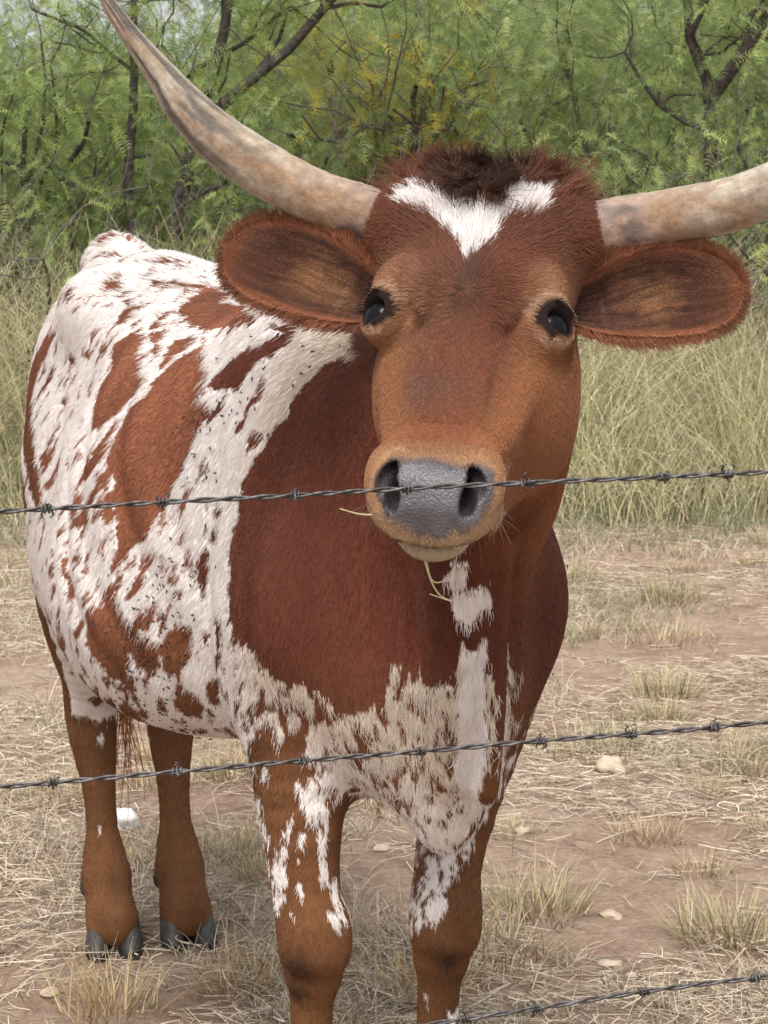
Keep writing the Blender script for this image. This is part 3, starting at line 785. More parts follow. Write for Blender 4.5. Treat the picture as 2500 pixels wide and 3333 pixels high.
def flow(P, N):
    d = np.tile(np.array([0.0, -.62, -.78]), (len(P), 1))
    top = sstep(.55, .95, N[:, 2])[:, None]
    d = d * (1 - top) + np.stack([np.sign(P[:, 0]) * .45, -np.ones(len(P)), np.zeros(len(P))], 1) * top
    low = sstep(.62, .48, P[:, 2])[:, None]; d = d * (1 - low) + np.array([0, -.05, -1.0]) * low
    fr = (sstep(.50, .66, P[:, 1]) * sstep(1.15, .95, P[:, 2]))[:, None]; d = d * (1 - fr) + np.array([0, -.05, -1.0]) * fr
    hm, Q = head_mask(P)
    i = np.where(hm)[0]
    if len(i):
        q = Q[i]
        e = np.stack([q[:, 0] * 1.25, np.zeros(len(i)), q[:, 2] + .014], 1)
        e /= np.linalg.norm(e, axis=1)[:, None] + 1e-6
        b = sstep(.0, .12, q[:, 2])[:, None]
        e = e * (1 - b * .6) + np.array([0, 0, 1.0]) * b * .6
        d[i] = e @ HEAD_M.T
    d += .16 * np.stack([noise3(P * 14, 41), noise3(P * 14, 42), noise3(P * 14, 43)], 1)
    d -= N * (d * N).sum(1)[:, None]
    return d / (np.linalg.norm(d, axis=1)[:, None] + 1e-9)

def sample_surface(V, F, Nv, weight, count, rng):
    tri = np.concatenate([F[:, [0, 1, 2]], F[:, [0, 2, 3]]]) if F.shape[1] == 4 else F
    a, b, c = V[tri[:, 0]], V[tri[:, 1]], V[tri[:, 2]]
    A = .5 * np.linalg.norm(np.cross(b - a, c - a), axis=1) * weight[tri].mean(1)
    cdf = np.cumsum(A); k = np.searchsorted(cdf, rng.random(count) * cdf[-1])
    k = np.minimum(k, len(tri) - 1)
    u, w = rng.random(count), rng.random(count)
    f = u + w > 1; u[f], w[f] = 1 - u[f], 1 - w[f]
    p = a[k] + (b[k] - a[k]) * u[:, None] + (c[k] - a[k]) * w[:, None]
    nn_ = Nv[tri[k, 0]] * (1 - u - w)[:, None] + Nv[tri[k, 1]] * u[:, None] + Nv[tri[k, 2]] * w[:, None]
    return p, nn_ / np.linalg.norm(nn_, axis=1)[:, None]

def grow(p, n, d, length, lift, rng, K=4, rad=.00042, curl=.25, droop=None):
    """hair strands from roots p along tangent d"""
    cnt = len(p)
    length = np.broadcast_to(length, cnt); lift = np.broadcast_to(lift, cnt)
    side = np.cross(n, d)
    curl = np.broadcast_to(curl, (cnt, 1))
    yaw = rng.normal(0, 1, cnt)[:, None] * curl
    d0 = d * np.cos(yaw) + side * np.sin(yaw)
    pts = np.empty((cnt, K, 3)); pts[:, 0] = p - n * .0006
    cur = p.copy(); ln = (length / (K - 1))[:, None]
    for k in range(1, K):
        f = (k - .5) / (K - 1)
        li = (lift * (1 - .75 * f))[:, None]
        dd = d0 * np.cos(li) + n * np.sin(li)
        if droop is not None: dd = dd + np.array([0, 0, -1.0]) * droop * f
        dd += side * (rng.normal(0, .5, cnt)[:, None] * curl)
        dd /= np.linalg.norm(dd, axis=1)[:, None]
        cur = cur + dd * ln; pts[:, k] = cur
    rr = rad * np.linspace(1, .25, K)
    return pts, rr
# ------------------------------------------------------------------ parts of the cow
def ring_loft(path, radii, nseg=20, up=(0, 0, 1), cap=True, ecc=None):
    """tube mesh around a path; radii per ring"""
    P = np.asarray(path, dtype=float); n = len(P)
    T = np.gradient(P, axis=0); T /= np.linalg.norm(T, axis=1)[:, None]
    V = []; u = np.array(up, dtype=float)
    for i in range(n):
        s = np.cross(T[i], u); s /= np.linalg.norm(s); v = np.cross(s, T[i]); u = v
        a = np.linspace(0, 2 * np.pi, nseg, endpoint=False)
        V.append(P[i] + radii[i] * (np.cos(a)[:, None] * s + np.sin(a)[:, None] * v))
    V = np.concatenate(V); F = []
    for i in range(n - 1):
        for j in range(nseg):
            k = (j + 1) % nseg
            F.append((i * nseg + j, i * nseg + k, (i + 1) * nseg + k, (i + 1) * nseg + j))
    if cap:
        F.append(tuple(range(nseg))[::-1]); F.append(tuple(range((n - 1) * nseg, n * nseg)))
    return V, F

# horns: head-frame centre line (s, u, l) and radius
HORN_R = [(.085, -.042, -.165, .034), (.130, -.026, -.178, .0360), (.218, -.006, -.194, .0345), (.320, .034, -.224, .0330), (.386, .076, -.255, .0265), (.428, .114, -.283, .0180),
          (.462, .145, -.307, .0125), (.489, .172, -.328, .0092), (.505, .191, -.341, .0040)]
HORN_L = [(.085, -.042, -.165, .035), (.130, -.026, -.178, .0375), (.225, -.007, -.193, .0350), (.315, .016, -.210, .0320), (.390, .056, -.240, .0270), (.450, .104, -.276, .0200),
          (.490, .152, -.312, .013), (.512, .188, -.339, .0085), (.525, .212, -.359, .0040)]

def horn_mesh(keys, sgn, seed):
    D = path_pts(keys, 170)
    D[:, 0] *= sgn
    V, F = ring_loft(D[:, :3], D[:, 3], 52, up=(0, 1, 0))
    n = np.repeat(np.arange(170), 52)
    C = D[n, :3]
    r = V - C
    tt = n / 169.0
    ang = np.tile(np.arange(52), 170) / 52 * 2 * np.pi
    ca_, sa_ = np.cos(ang), np.sin(ang)
    f = fbm(np.column_stack([tt * 9, ca_ * 1.2, sa_ * 1.2]), seed) * .05 + .006 * np.sin(tt * 75) * (tt < .3) + fbm(V * 110, seed + 5) * .03
    fis = fbm(np.column_stack([tt * 7, ca_ * 3.2, sa_ * 3.2]), seed + 9, 3)           # long weathered splits towards the tip
    f = f - .10 * np.clip((fis - .12) * 5, 0, 1) * np.clip((tt - .42) * 3, 0, 1)
    V = C + r * (1 + f)[:, None]
    # age: 0 at the base, 1 at the tip
    t = n / 169.0
    return V, F, t, r / np.linalg.norm(r, axis=1)[:, None]

def horn_cols(V, t, nrm, seed):
    L = np.array
    warm = L([.27, .165, .095]); pale = L([.43, .375, .295]); grey = L([.20, .172, .138]); dark = L([.085, .070, .058]); pink = L([.38, .26, .21])
    ang = np.tile(np.arange(52), 170) / 52 * 2 * np.pi; ca_, sa_ = np.cos(ang), np.sin(ang)
    q = np.column_stack([t * 14, ca_ * 1.6, sa_ * 1.6])
    n1 = fbm(q, seed, 4); n2 = fbm(q * 2.4, seed + 3, 3); n3 = fbm(np.column_stack([t * 7, ca_ * 3.2, sa_ * 3.2]), seed + 9, 3)
    def mix(a, b, w): w = np.clip(w, 0, 1)[:, None]; return a * (1 - w) + b * w
    c = mix(np.tile(warm, (len(V), 1)), pink, .5 + n1 * 1.2 - t)
    c = mix(c, pale, np.clip((t - .22) / .15, 0, 1) * (.55 + n1) + .25 * n2)
    c = mix(c, pale, np.clip(nrm[:, 1] * .25 - nrm[:, 2] * .5, 0, 1) * .8)      # light from above painted into the upper side
    c = mix(c, grey, np.clip((t - .38) / .2, 0, 1) * (.35 + n3 * 1.3))
    c = mix(c, dark, np.clip((n3 - .14) * 5, 0, 1) * np.clip((t - .35) * 4, 0, 1) * .75)
    c = c * (1 + .35 * fbm(np.column_stack([t * 40, ca_ * 9, sa_ * 9]), seed + 13, 3))[:, None]
    c = mix(c, dark, np.clip((n1 - .10) * 4, 0, 1) * np.exp(-((t - .16) / .05) ** 2) * .8)
    c = mix(c, L([.06, .05, .05]), np.clip((n3 + .15) * 3, 0, 1) * np.clip((t - .80) * 8, 0, 1) * .7)
    c = mix(c, L([.30, .22, .20]), np.exp(-((t - .10) / .03) ** 2) * .6)
    return np.clip(c, .01, 1)

# ears: cup lofted from root to tip in the head frame; side 0.175 m long
def ear_mesh(sgn, root, axis, face, length, width, cup=.46, nt_=36, nv_=22, bend=.05):
    a = np.array(axis, float); a /= np.linalg.norm(a)
    f = np.array(face, float); f -= a * (f @ a); f /= np.linalg.norm(f)
    w = np.cross(a, f) * sgn
    prof = [(0, .15, -.02), (.08, .20, -.02), (.2, .32, -.01), (.4, .46, -.02), (.6, .52, -.01), (.78, .48, .03), (.9, .36, .06), (.97, .20, .07), (1.0, .05, .07)]
    t = 1 - (1 - np.linspace(0, 1, nt_)) ** 1.25
    S = spline(prof, t)
    V = []; UV = []
    for side in (0, 1):                       # inner and outer sheet
        for i in range(nt_):
            hw = S[i, 0] * width * 1.0
            for j in range(nv_):
                v = -1 + 2 * j / (nv_ - 1)
                depth = cup * hw * (1.6 if t[i] < .3 else 1.25 + 0 * t[i]) * (1 - abs(v) ** 2.0) * (1 - .6 * t[i])
                th = .0045 * (1 - abs(v) ** 4) * (1 - t[i] ** 6) + .0004
                off = -depth - (th if side else 0)
                V.append(np.array(root) + a * (t[i] * length) + w * (v * hw + S[i, 1] * width) + f * (off + bend * math.sin(t[i] * 2.6) * length * .6))
                UV.append((t[i], v, side))
    V = np.array(V); UV = np.array(UV); F = []
    def id_(s, i, j): return (s * nt_ + i) * nv_ + j
    for s in (0, 1):
        for i in range(nt_ - 1):
            for j in range(nv_ - 1):
                q = (id_(s, i, j), id_(s, i, j + 1), id_(s, i + 1, j + 1), id_(s, i + 1, j))
                F.append(q if (s == 0) == (sgn > 0) else q[::-1])
    for j in (0, nv_ - 1):
        for i in range(nt_ - 1):
            q = (id_(0, i, j), id_(0, i + 1, j), id_(1, i + 1, j), id_(1, i, j))
            F.append(q if (j == 0) == (sgn > 0) else q[::-1])
    for i in (0, nt_ - 1):
        for j in range(nv_ - 1):
            q = (id_(0, i, j), id_(1, i, j), id_(1, i, j + 1), id_(0, i, j + 1))
            F.append(q if (i == 0) == (sgn > 0) else q[::-1])
    return V, F, UV, (a, f, w)

EAR = {1: dict(root=(.092, -.078, -.066), axis=(1.0, .10, -.40), face=(.10, .78, .62), length=.250, width=.103),
       -1: dict(root=(-.092, -.072, -.080), axis=(-1.0, .08, -.27), face=(-.10, .78, .62), length=.228, width=.102)}

def sphere_mesh(c, r, nu=32, nv=20, scale=(1, 1, 1)):
    V = [(0, 0, 1)]; F = []
    for i in range(1, nv):
        th = math.pi * i / nv
        for j in range(nu):
            ph = 2 * math.pi * j / nu
            V.append((math.sin(th) * math.cos(ph), math.sin(th) * math.sin(ph), math.cos(th)))
    V.append((0, 0, -1)); n = len(V) - 1
    for j in range(nu): F.append((0, 1 + j, 1 + (j + 1) % nu))
    for i in range(nv - 2):
        for j in range(nu):
            a = 1 + i * nu + j; b = 1 + i * nu + (j + 1) % nu
            F.append((a, a + nu, b + nu, b))
    for j in range(nu): F.append((n, n - nu + (j + 1) % nu, n - nu + j))
    return np.array(V) * r * np.array(scale) + np.array(c), F

# hooves: two claws each
def hoof_mesh(cx, cy, rot=0.0, w=.048, ln=.125, h=.062):
    V = []; F = []
    for s in (-1, 1):
        base = len(V)
        levels = [(0.0, 1.0, 1.0), (.30, .99, .94), (.62, .95, .86), (.92, .86, .78), (1.0, .74, .70)]
        nseg = 24
        for (lz, sw, sl) in levels:
            for j in range(nseg):
                a = 2 * math.pi * j / nseg
                ca, sa = math.cos(a), math.sin(a)
                x = w * .5 * sw * math.copysign(abs(ca) ** .75, ca) * (1.0 - .28 * max(sa, 0) ** 2)
                y = ln * .5 * sl * math.copysign(abs(sa) ** .85, sa) - (lz * h * .62 if True else 0)
                x += s * (w * .53 + .004 * (y > 0))
                z = lz * h * (1 + .12 * max(sa, 0))
                V.append((x, y, z))
        for i in range(len(levels) - 1):
            for j in range(nseg):
                k = (j + 1) % nseg
                F.append((base + i * nseg + j, base + i * nseg + k, base + (i + 1) * nseg + k, base + (i + 1) * nseg + j))
        F.append(tuple(base + j for j in range(nseg))[::-1])
        F.append(tuple(base + (len(levels) - 1) * nseg + j for j in range(nseg)))
    V = np.array(V)
    c, sn = math.cos(rot), math.sin(rot)
    V = np.column_stack([V[:, 0] * c - V[:, 1] * sn + cx, V[:, 0] * sn + V[:, 1] * c + cy, V[:, 2] + .002])
    return V, F
# ------------------------------------------------------------------ cow materials
def coat_material():
    m, nt, b, nn, ll = new_mat("short_coat")
    at = nn.new("ShaderNodeAttribute"); at.attribute_name = "col"
    wa = nn.new("ShaderNodeAttribute"); wa.attribute_name = "wet"
    tc = nn.new("ShaderNodeTexCoord")
    no = nn.new("ShaderNodeTexNoise"); no.inputs["Scale"].default_value = 420; no.inputs["Detail"].default_value = 3
    vo = nn.new("ShaderNodeTexVoronoi"); vo.inputs["Scale"].default_value = 330
    mp = nn.new("ShaderNodeMapping"); mp.inputs["Scale"].default_value = (1, 1, .25)
    ll.new(tc.outputs["Object"], mp.inputs["Vector"]); ll.new(mp.outputs[0], no.inputs["Vector"]); ll.new(tc.outputs["Object"], vo.inputs["Vector"])
    mx = nn.new("ShaderNodeMix"); mx.data_type = 'FLOAT'
    ll.new(wa.outputs["Fac"], mx.inputs[0]); ll.new(no.outputs["Fac"], mx.inputs[2]); ll.new(vo.outputs["Distance"], mx.inputs[3])
    bp = nn.new("ShaderNodeBump"); bp.inputs["Strength"].default_value = .5; bp.inputs["Distance"].default_value = .0015
    ll.new(mx.outputs[0], bp.inputs["Height"]); ll.new(bp.outputs[0], b.inputs["Normal"])
    ll.new(at.outputs["Color"], b.inputs["Base Color"])
    mr = nn.new("ShaderNodeMapRange"); mr.inputs[3].default_value = .82; mr.inputs[4].default_value = .42
    ll.new(wa.outputs["Fac"], mr.inputs[0]); ll.new(mr.outputs[0], b.inputs["Roughness"])
    ms = nn.new("ShaderNodeMapRange"); ms.inputs[3].default_value = .06; ms.inputs[4].default_value = .5
    ll.new(wa.outputs["Fac"], ms.inputs[0]); ll.new(ms.outputs[0], b.inputs["Specular IOR Level"])
    return m

def horn_material():
    m, nt, b, nn, ll = new_mat("weathered_horn")
    at = nn.new("ShaderNodeAttribute"); at.attribute_name = "col"
    tc = nn.new("ShaderNodeTexCoord")
    n1 = nn.new("ShaderNodeTexNoise"); n1.inputs["Scale"].default_value = 75; n1.inputs["Detail"].default_value = 8; n1.inputs["Roughness"].default_value = .78
    ll.new(tc.outputs["Object"], n1.inputs["Vector"])
    hs = nn.new("ShaderNodeMix"); hs.data_type = 'RGBA'; hs.blend_type = 'OVERLAY'; hs.inputs[0].default_value = .95
    ll.new(at.outputs["Color"], hs.inputs[6]); ll.new(n1.outputs["Fac"], hs.inputs[7]); ll.new(hs.outputs[2], b.inputs["Base Color"])
    bp = nn.new("ShaderNodeBump"); bp.inputs["Strength"].default_value = .9; bp.inputs["Distance"].default_value = .003
    ll.new(n1.outputs["Fac"], bp.inputs["Height"]); ll.new(bp.outputs[0], b.inputs["Normal"])
    set_in(b, Roughness=.55, Specular_IOR_Level=.4)
    return m

M_COAT = coat_material(); M_HAIR = hair_material("coat_hair"); M_HORN = horn_material()
M_HOOF = plain_material("hoof_horn", (.050, .047, .046), .62, .5, 70, .5, .5)
M_EYE, _, _b, _, _ = new_mat("eye"); set_in(_b, Base_Color=(.003, .003, .004, 1), Roughness=.03, Specular_IOR_Level=.16)

rng = np.random.default_rng(7)
cow = empty("longhorn_cow", COW_LOC, COW_RZ)
tag(cow, "red and white speckled longhorn cow facing the camera behind the barbed wire", "cow")

bc, bw, bwh = coat(BV, BN)
body = link_mesh("body", BV, BF, M_COAT, cow, cols=bc)
wa_ = body.data.attributes.new("wet", 'FLOAT', 'POINT'); wa_.data.foreach_set("value", bw.astype(np.float32))
tag(body, "red and white speckled hide of body, neck, face and legs")

for sg, keys, sd_ in ((1, HORN_R, 3), (-1, HORN_L, 8)):
    V, F, t, nr = horn_mesh(keys, sg, sd_)
    o = link_mesh("horn", from_head(V), F, M_HORN, cow, cols=horn_cols(V, t, nr, sd_))
    V, F = sphere_mesh(EYE * np.array([sg, 1, 1]) + np.array([.0, .0, 0]), .0252)
    link_mesh("eye", from_head(V), F, M_EYE, cow)

# ---- coat hair
TOCAM = np.array([.31, .95, 0.05])
def vis(N, lo=.18): return np.where(N @ TOCAM > -.30, 1.0, lo)

def body_hair(count, seed):
    r = np.random.default_rng(seed)
    hm, Q = head_mask(BV)
    ed = eye_dist(Q)
    w = vis(BN)
    w = np.where(hm, 0.0, w)
    w = np.where(BV[:, 2] < .07, 0, w)
    p, n = sample_surface(BV, BF, BN, w, count, r)
    d = flow(p, n)
    c, wet, wh = coat(p + d * r.normal(0, .0045, count)[:, None], n)
    chest = sstep(.55, .68, p[:, 1]) * sstep(.84, .70, p[:, 2]) * wh
    topl = sstep(1.16, 1.24, p[:, 2]) * sstep(.3, .1, p[:, 1])
    ln = .0095 + .006 * wh * sstep(.55, .8, p[:, 2]) + .004 * chest + .006 * topl - .001 * sstep(.6, .45, p[:, 2])
    ln = ln * r.uniform(.65, 1.25, count)
    lift = .11 + .05 * wh + .10 * chest + .18 * topl + r.normal(0, .05, count)
    pts, rr = grow(p, n, d, ln, lift, r, 4, .00044, .15 + .16 * chest[:, None])
    return pts, rr, c
def head_hair(count, seed):
    r = np.random.default_rng(seed)
    hm, Q = head_mask(BV)
    ed = eye_dist(Q)
    _, wet, _ = bc, bw, bwh
    w = np.where(hm, 1.0, 0.0) * np.where(BN @ HEAD_F > -.6, 1, .3)
    w = np.where(ed < .0225, 0, w); w = np.where(bw > .6, 0, w)
    p, n = sample_surface(BV, BF, BN, w, count, r)
    d = flow(p, n); q = to_head(p)
    c, wet, wh = coat(p + d * r.normal(0, .003, count)[:, None], n)
    up = sstep(-.06, -.13, q[:, 2])
    ln = .0065 + .008 * sstep(.10, -.03, q[:, 2]) * sstep(.09, .05, np.abs(q[:, 0])) + .014 * up
    wv = (c.min(1) > .4); ln = np.where(wv, .021, ln)
    ln = np.where(q[:, 2] > .19, .0040, ln)
    ln *= r.uniform(.7, 1.3, count)
    lift = .22 + .25 * up + r.normal(0, .06, count)
    pts, rr = grow(p, n, d, ln, lift, r, 4, .00042, .22)
    return pts, rr, c

HAIRS = globals().get("HAIRS", 1.0)
pts, rr, c = body_hair(int(340000 * HAIRS), 5)
o = link_hair("coat_hair", pts, rr, c, M_HAIR, cow); tag(o, "short red and white hair lying over the body and legs")
pts, rr, c = head_hair(int(130000 * HAIRS), 6)
o = link_hair("face_hair", pts, rr, c, M_HAIR, cow); tag(o, "short red-brown face hair with a white Y on the forehead")

# ---- forelock: long dark tousled hair on the poll
def forelock(count, seed):
    r = np.random.default_rng(seed)
    hm, Q = head_mask(BV)
    dens = np.exp(-(Q[:, 0] / .085) ** 4) * sstep(-.160, -.182, Q[:, 2] - .022 * np.exp(-(Q[:, 0] / .028) ** 2)) * (Q[:, 1] > -.08) * hm
    p, n = sample_surface(BV, BF, BN, dens, count, r)
    q = to_head(p)
    cl = np.round(q / np.array([.011, .03, .013]))                   # locks
    h1 = noise3(cl * 3.7 + 100, 51); h2 = noise3(cl * 3.7 + 100, 52); h3 = noise3(cl * 3.7 + 100, 53)
    e = np.stack([q[:, 0] * 6 + h1 * 1.1, .45 + h3 * .6, np.where(np.abs(q[:, 0]) < .03, .35, -.55) + h2 * .7], 1)
    d = e @ HEAD_M.T
    d -= n * (d * n).sum(1)[:, None] * .75
    d /= np.linalg.norm(d, axis=1)[:, None]
    ln = r.uniform(.022, .066, count) * (.8 + .4 * np.clip(h3, -1, 1))
    pts, rr = grow(p, n, d, ln, .60 + .35 * h2, r, 6, .00050, .25, droop=.12)
    lc = from_head(cl * np.array([.011, .03, .013])) - p                    # strands of a lock draw together
    lc -= n * (lc * n).sum(1)[:, None]
    pts += lc[:, None, :] * (np.linspace(0, 1, 6) ** .8 * .75)[None, :, None]
    mid = np.exp(-((q[:, 0]) / .055) ** 2)
    c = mixc(np.tile(C_FORE, (count, 1)), C_POLL * .8, np.clip(mid * 1.15 - .1 + .2 * h1, 0, 1)) * r.uniform(.7, 1.4, count)[:, None]
    gl = r.random(count) < .06
    c[gl] = np.array([.16, .10, .07])
    return pts, rr, c
pts, rr, c = forelock(int(17000 * max(HAIRS, .4)), 9)
o = link_hair("forelock", pts, rr, c, M_HAIR, cow); tag(o, "dark tousled tuft of hair between the horns")

# hair collar round the horn bases
def collar(count, seed):
    r = np.random.default_rng(seed)
    hm, Q = head_mask(BV)
    dens = sstep(.080, .105, np.abs(Q[:, 0])) * sstep(-.105, -.13, Q[:, 2]) * hm
    p, n = sample_surface(BV, BF, BN, dens, count, r); q = to_head(p)
    e = np.stack([np.sign(q[:, 0]) * 1.0, .0 + 0 * q[:, 0], -.10 + r.normal(0, .2, count)], 1)
    d = e @ HEAD_M.T; d -= n * (d * n).sum(1)[:, None] * .9; d /= np.linalg.norm(d, axis=1)[:, None]
    pts, rr = grow(p, n, d, r.uniform(.018, .034, count), .30, r, 5, .00045, .25, droop=.25)
    c = C_FORE * r.uniform(.75, 1.45, count)[:, None] * np.array([1.1, 1.05, 1.0])
    return pts, rr, c
pts, rr, c = collar(int(9000 * max(HAIRS, .4)), 10)
link_hair("horn_collar_hair", pts, rr, c, M_HAIR, cow)

# ---- ears
M_EAR = M_COAT
def ear_color(uv, P, seed):
    t, v, s = uv[:, 0], uv[:, 1], uv[:, 2]
    n = fbm(P * 26, seed, 3)
    inner = mixc(np.tile(np.array([.072, .028, .017]), (len(t), 1)), np.array([.23, .115, .050]), np.clip(np.exp(-((t - .52) / .18) ** 2) * np.exp(-((v - .15) / .42) ** 2) * .55 + n * .40, 0, 1))
    inner = mixc(inner, np.array([.035, .016, .012]), sstep(.34, .08, t) * .85)
    inner = mixc(inner, np.array([.19, .062, .028]), sstep(.80, .98, np.abs(v)))
    inner = mixc(inner, np.array([.17, .055, .026]), sstep(.90, .99, t))
    outer = np.tile(np.array([.21, .078, .035]), (len(t), 1)) * (1 + .2 * n)[:, None]
    return np.where((s < .5)[:, None], inner, outer)
for sg in (1, -1):
    V, F, UV, (ea, ef, ew) = ear_mesh(sg, **EAR[sg])
    Wv = from_head(V)
    ear = link_mesh("ear", Wv, F, M_EAR, cow, cols=ear_color(UV, V, 5))
    ear.data.attributes.new("wet", 'FLOAT', 'POINT')
    r = np.random.default_rng(30 + sg)
    Fq = np.array([f for f in F])
    Nv, _ = mesh_normals(Wv, Fq)
    cnt = int(34000 * HAIRS)
    # keep parametric coordinates while sampling
    tri = np.concatenate([Fq[:, [0, 1, 2]], Fq[:, [0, 2, 3]]])
    a, b_, c_3 = Wv[tri[:, 0]], Wv[tri[:, 1]], Wv[tri[:, 2]]
    A = np.linalg.norm(np.cross(b_ - a, c_3 - a), axis=1) * np.where(UV[tri].mean(1)[:, 2] < .5, 1.5, .7)
    k = np.minimum(np.searchsorted(np.cumsum(A), r.random(cnt) * A.sum()), len(tri) - 1)
    u, w = r.random(cnt), r.random(cnt); f = u + w > 1; u[f], w[f] = 1 - u[f], 1 - w[f]
    p = a[k] + (b_[k] - a[k]) * u[:, None] + (c_3[k] - a[k]) * w[:, None]
    uv = UV[tri[k, 0]] * (1 - u - w)[:, None] + UV[tri[k, 1]] * u[:, None] + UV[tri[k, 2]] * w[:, None]
    n = Nv[tri[k, 0]]
    A3, W3 = HEAD_M @ ea, HEAD_M @ ew
    rim = sstep(.72, 1.0, np.maximum(np.abs(uv[:, 1]), uv[:, 0] * 1.02))
    d = A3 * (.9 - .2 * rim)[:, None] + W3 * ((uv[:, 1] * (.35 + .9 * rim)))[:, None] + np.array([0, 0, -.12])
    d -= n * (d * n).sum(1)[:, None] * .8
    d /= np.linalg.norm(d, axis=1)[:, None]
    inner = uv[:, 2] < .5
    ln = np.where(inner, .025 + .014 * np.exp(-((uv[:, 0] - .3) / .25) ** 2), .014) * (1 - .35 * rim) * r.uniform(.6, 1.3, cnt)
    pts, rr = grow(p, n, d, ln, .30, r, 5, .00060, .28)
    c = ear_color(uv, to_head(p), 5) * (r.uniform(.6, 1.45, cnt) * (1 + .55 * noise3(np.column_stack([uv[:, 1] * 15 + 2.2 * noise3(p * 22, 23), uv[:, 0] * 6.0, inner * 1.0]), 19) + .25 * noise3(p * 140, 29)))[:, None]
    c = mixc(c, np.array([.175, .068, .032]), rim * .5)
    o = link_hair("ear_hair", pts, rr, c, M_HAIR, ear)

# ---- hooves, tail
for (x, y, rz) in ((.095, .625, -.04), (-.095, .625, .06), (.070 + HIND_X, -.535 + HIND_Y, -.22), (-.070 + HIND_X, -.535 + HIND_Y, -.16)):
    V, F = hoof_mesh(x, y, rz)
    link_mesh("hoof", V, F, M_HOOF, cow)
for (x, y) in ((.095, .53), (-.095, .53), (.070 + HIND_X, -.63 + HIND_Y), (-.070 + HIND_X, -.63 + HIND_Y)):
    for s_ in (-1, 1):
        V, F = sphere_mesh((x + s_ * .026, y, .098), .013, 14, 9, (1, 1.0, 1.5))
        link_mesh("dewclaw", V, F, M_HOOF, cow)
tp = path_pts([(.01, -.79, 1.23, .026), (.012, -.845, 1.14, .021), (.015, -.855, 1.0, .017), (.01, -.86, .8, .013), (-.01, -.865, .58, .010), (-.02, -.87, .42, .007)], 40)
V, F = ring_loft(tp[:, :3], tp[:, 3], 12, up=(1, 0, 0))
tail = link_mesh("tail", V, F, M_COAT, cow, cols=np.tile(C_WHITE * .8, (len(V), 1)))
tail.data.attributes.new("wet", 'FLOAT', 'POINT')
r = np.random.default_rng(77)
nst = 170
k0 = r.integers(24, 40, nst); root = tp[k0, :3] + r.normal(0, .006, (nst, 3))
pts = np.empty((nst, 9, 3)); ph = r.uniform(0, 6.3, nst)
ln = r.uniform(.14, .30, nst)
tgt = np.array([.0, .0, -1.0]) + np.stack([r.normal(0.0, .10, nst), r.normal(.06, .06, nst), np.zeros(nst)], 1)
for k in range(9):
    f = k / 8
    pts[:, k] = root + tgt * (ln * f)[:, None] + np.stack([np.sin(ph + f * 5) * .012 * f, np.cos(ph + f * 4) * .012 * f, 0 * ph], 1)
link_hair("tail_switch", pts, .0009 * np.linspace(1, .5, 9), np.array([.30, .105, .035]) * r.uniform(.5, 1.3, nst)[:, None], M_HAIR, tail)

# ---- lashes and muzzle whiskers
r = np.random.default_rng(12)
L_ = []
for sg in (1, -1):
    for k in range(46):
        a_ = -1.1 + 2.2 * k / 45
        base = EYE + np.array([.0125 + .004 * math.cos(a_), .0165 - .006 * math.sin(a_), -.0185 + .005 * abs(a_)])
        base = base + np.array([.014 * math.sin(a_) * .75, -.014 * math.sin(a_), 0])
        dr = np.array([.9 + .3 * math.sin(a_), .35 - .3 * math.sin(a_), -.15 + .25 * r.random()]); dr /= np.linalg.norm(dr)
        ll_ = r.uniform(.010, .019)
        q = np.array([base + dr * ll_ * f + np.array([0, 0, .006 * f * f]) for f in np.linspace(0, 1, 5)])
        q[:, 0] *= sg
        L_.append(from_head(q))
link_hair("eyelashes", np.array(L_), .00045 * np.linspace(1, .3, 5), np.tile(np.array([.012, .010, .010]), (len(L_), 1)), M_HAIR, cow)
Wk = []
for k in range(90):
    s_ = r.uniform(-.06, .06); low = r.random() < .6
    base = np.array([s_, -.100 if low else -.055, .262 if low else .285]) if abs(s_) < .045 else np.array([math.copysign(.068, s_), r.uniform(-.075, -.045), .275])
    dr = np.array([s_ * 8, -.8 if low else -.2, .55]) + r.normal(0, .35, 3); dr /= np.linalg.norm(dr)
    ll_ = r.uniform(.014, .034)
    Wk.append(from_head(np.array([base + dr * ll_ * f + np.array([0, -.008, 0]) * f * f for f in np.linspace(0, 1, 5)])))
link_hair("whiskers", np.array(Wk), .00030 * np.linspace(1, .4, 5), np.tile(np.array([.22, .15, .10]), (len(Wk), 1)), M_HAIR, cow)
# ------------------------------------------------------------------ mesquite trees
def leaf_material(name):
    m, nt, b, nn, ll = new_mat(name)
    at = nn.new("ShaderNodeAttribute"); at.attribute_name = "col"
    ll.new(at.outputs["Color"], b.inputs["Base Color"])
    set_in(b, Roughness=.6, Specular_IOR_Level=.25)
    tr = nn.new("ShaderNodeBsdfTranslucent"); ll.new(at.outputs["Color"], tr.inputs["Color"])
    mx = nn.new("ShaderNodeMixShader"); mx.inputs[0].default_value = .32
    ll.new(b.outputs[0], mx.inputs[1]); ll.new(tr.outputs[0], mx.inputs[2])
    ll.new(mx.outputs[0], nn["Material Output"].inputs["Surface"])
    return m
M_LEAF = leaf_material("mesquite_leaf")
M_BARK = plain_material("mesquite_bark", (.075, .062, .056), .9, .2, 45, .55, .8, .006)
M_BARK_G = plain_material("grey_bark", (.155, .135, .120), .9, .2, 45, .5, .8, .006)

def tubes(branches, nseg=6):
    V = []; F = []; off = 0
    for pts, rad in branches:
        v, f = ring_loft(pts, rad, nseg, up=(.31, .22, .92), cap=False)
        V.append(v); F += [tuple(i + off for i in q) for q in f]; off += len(v)
    return np.concatenate(V), np.array(F)

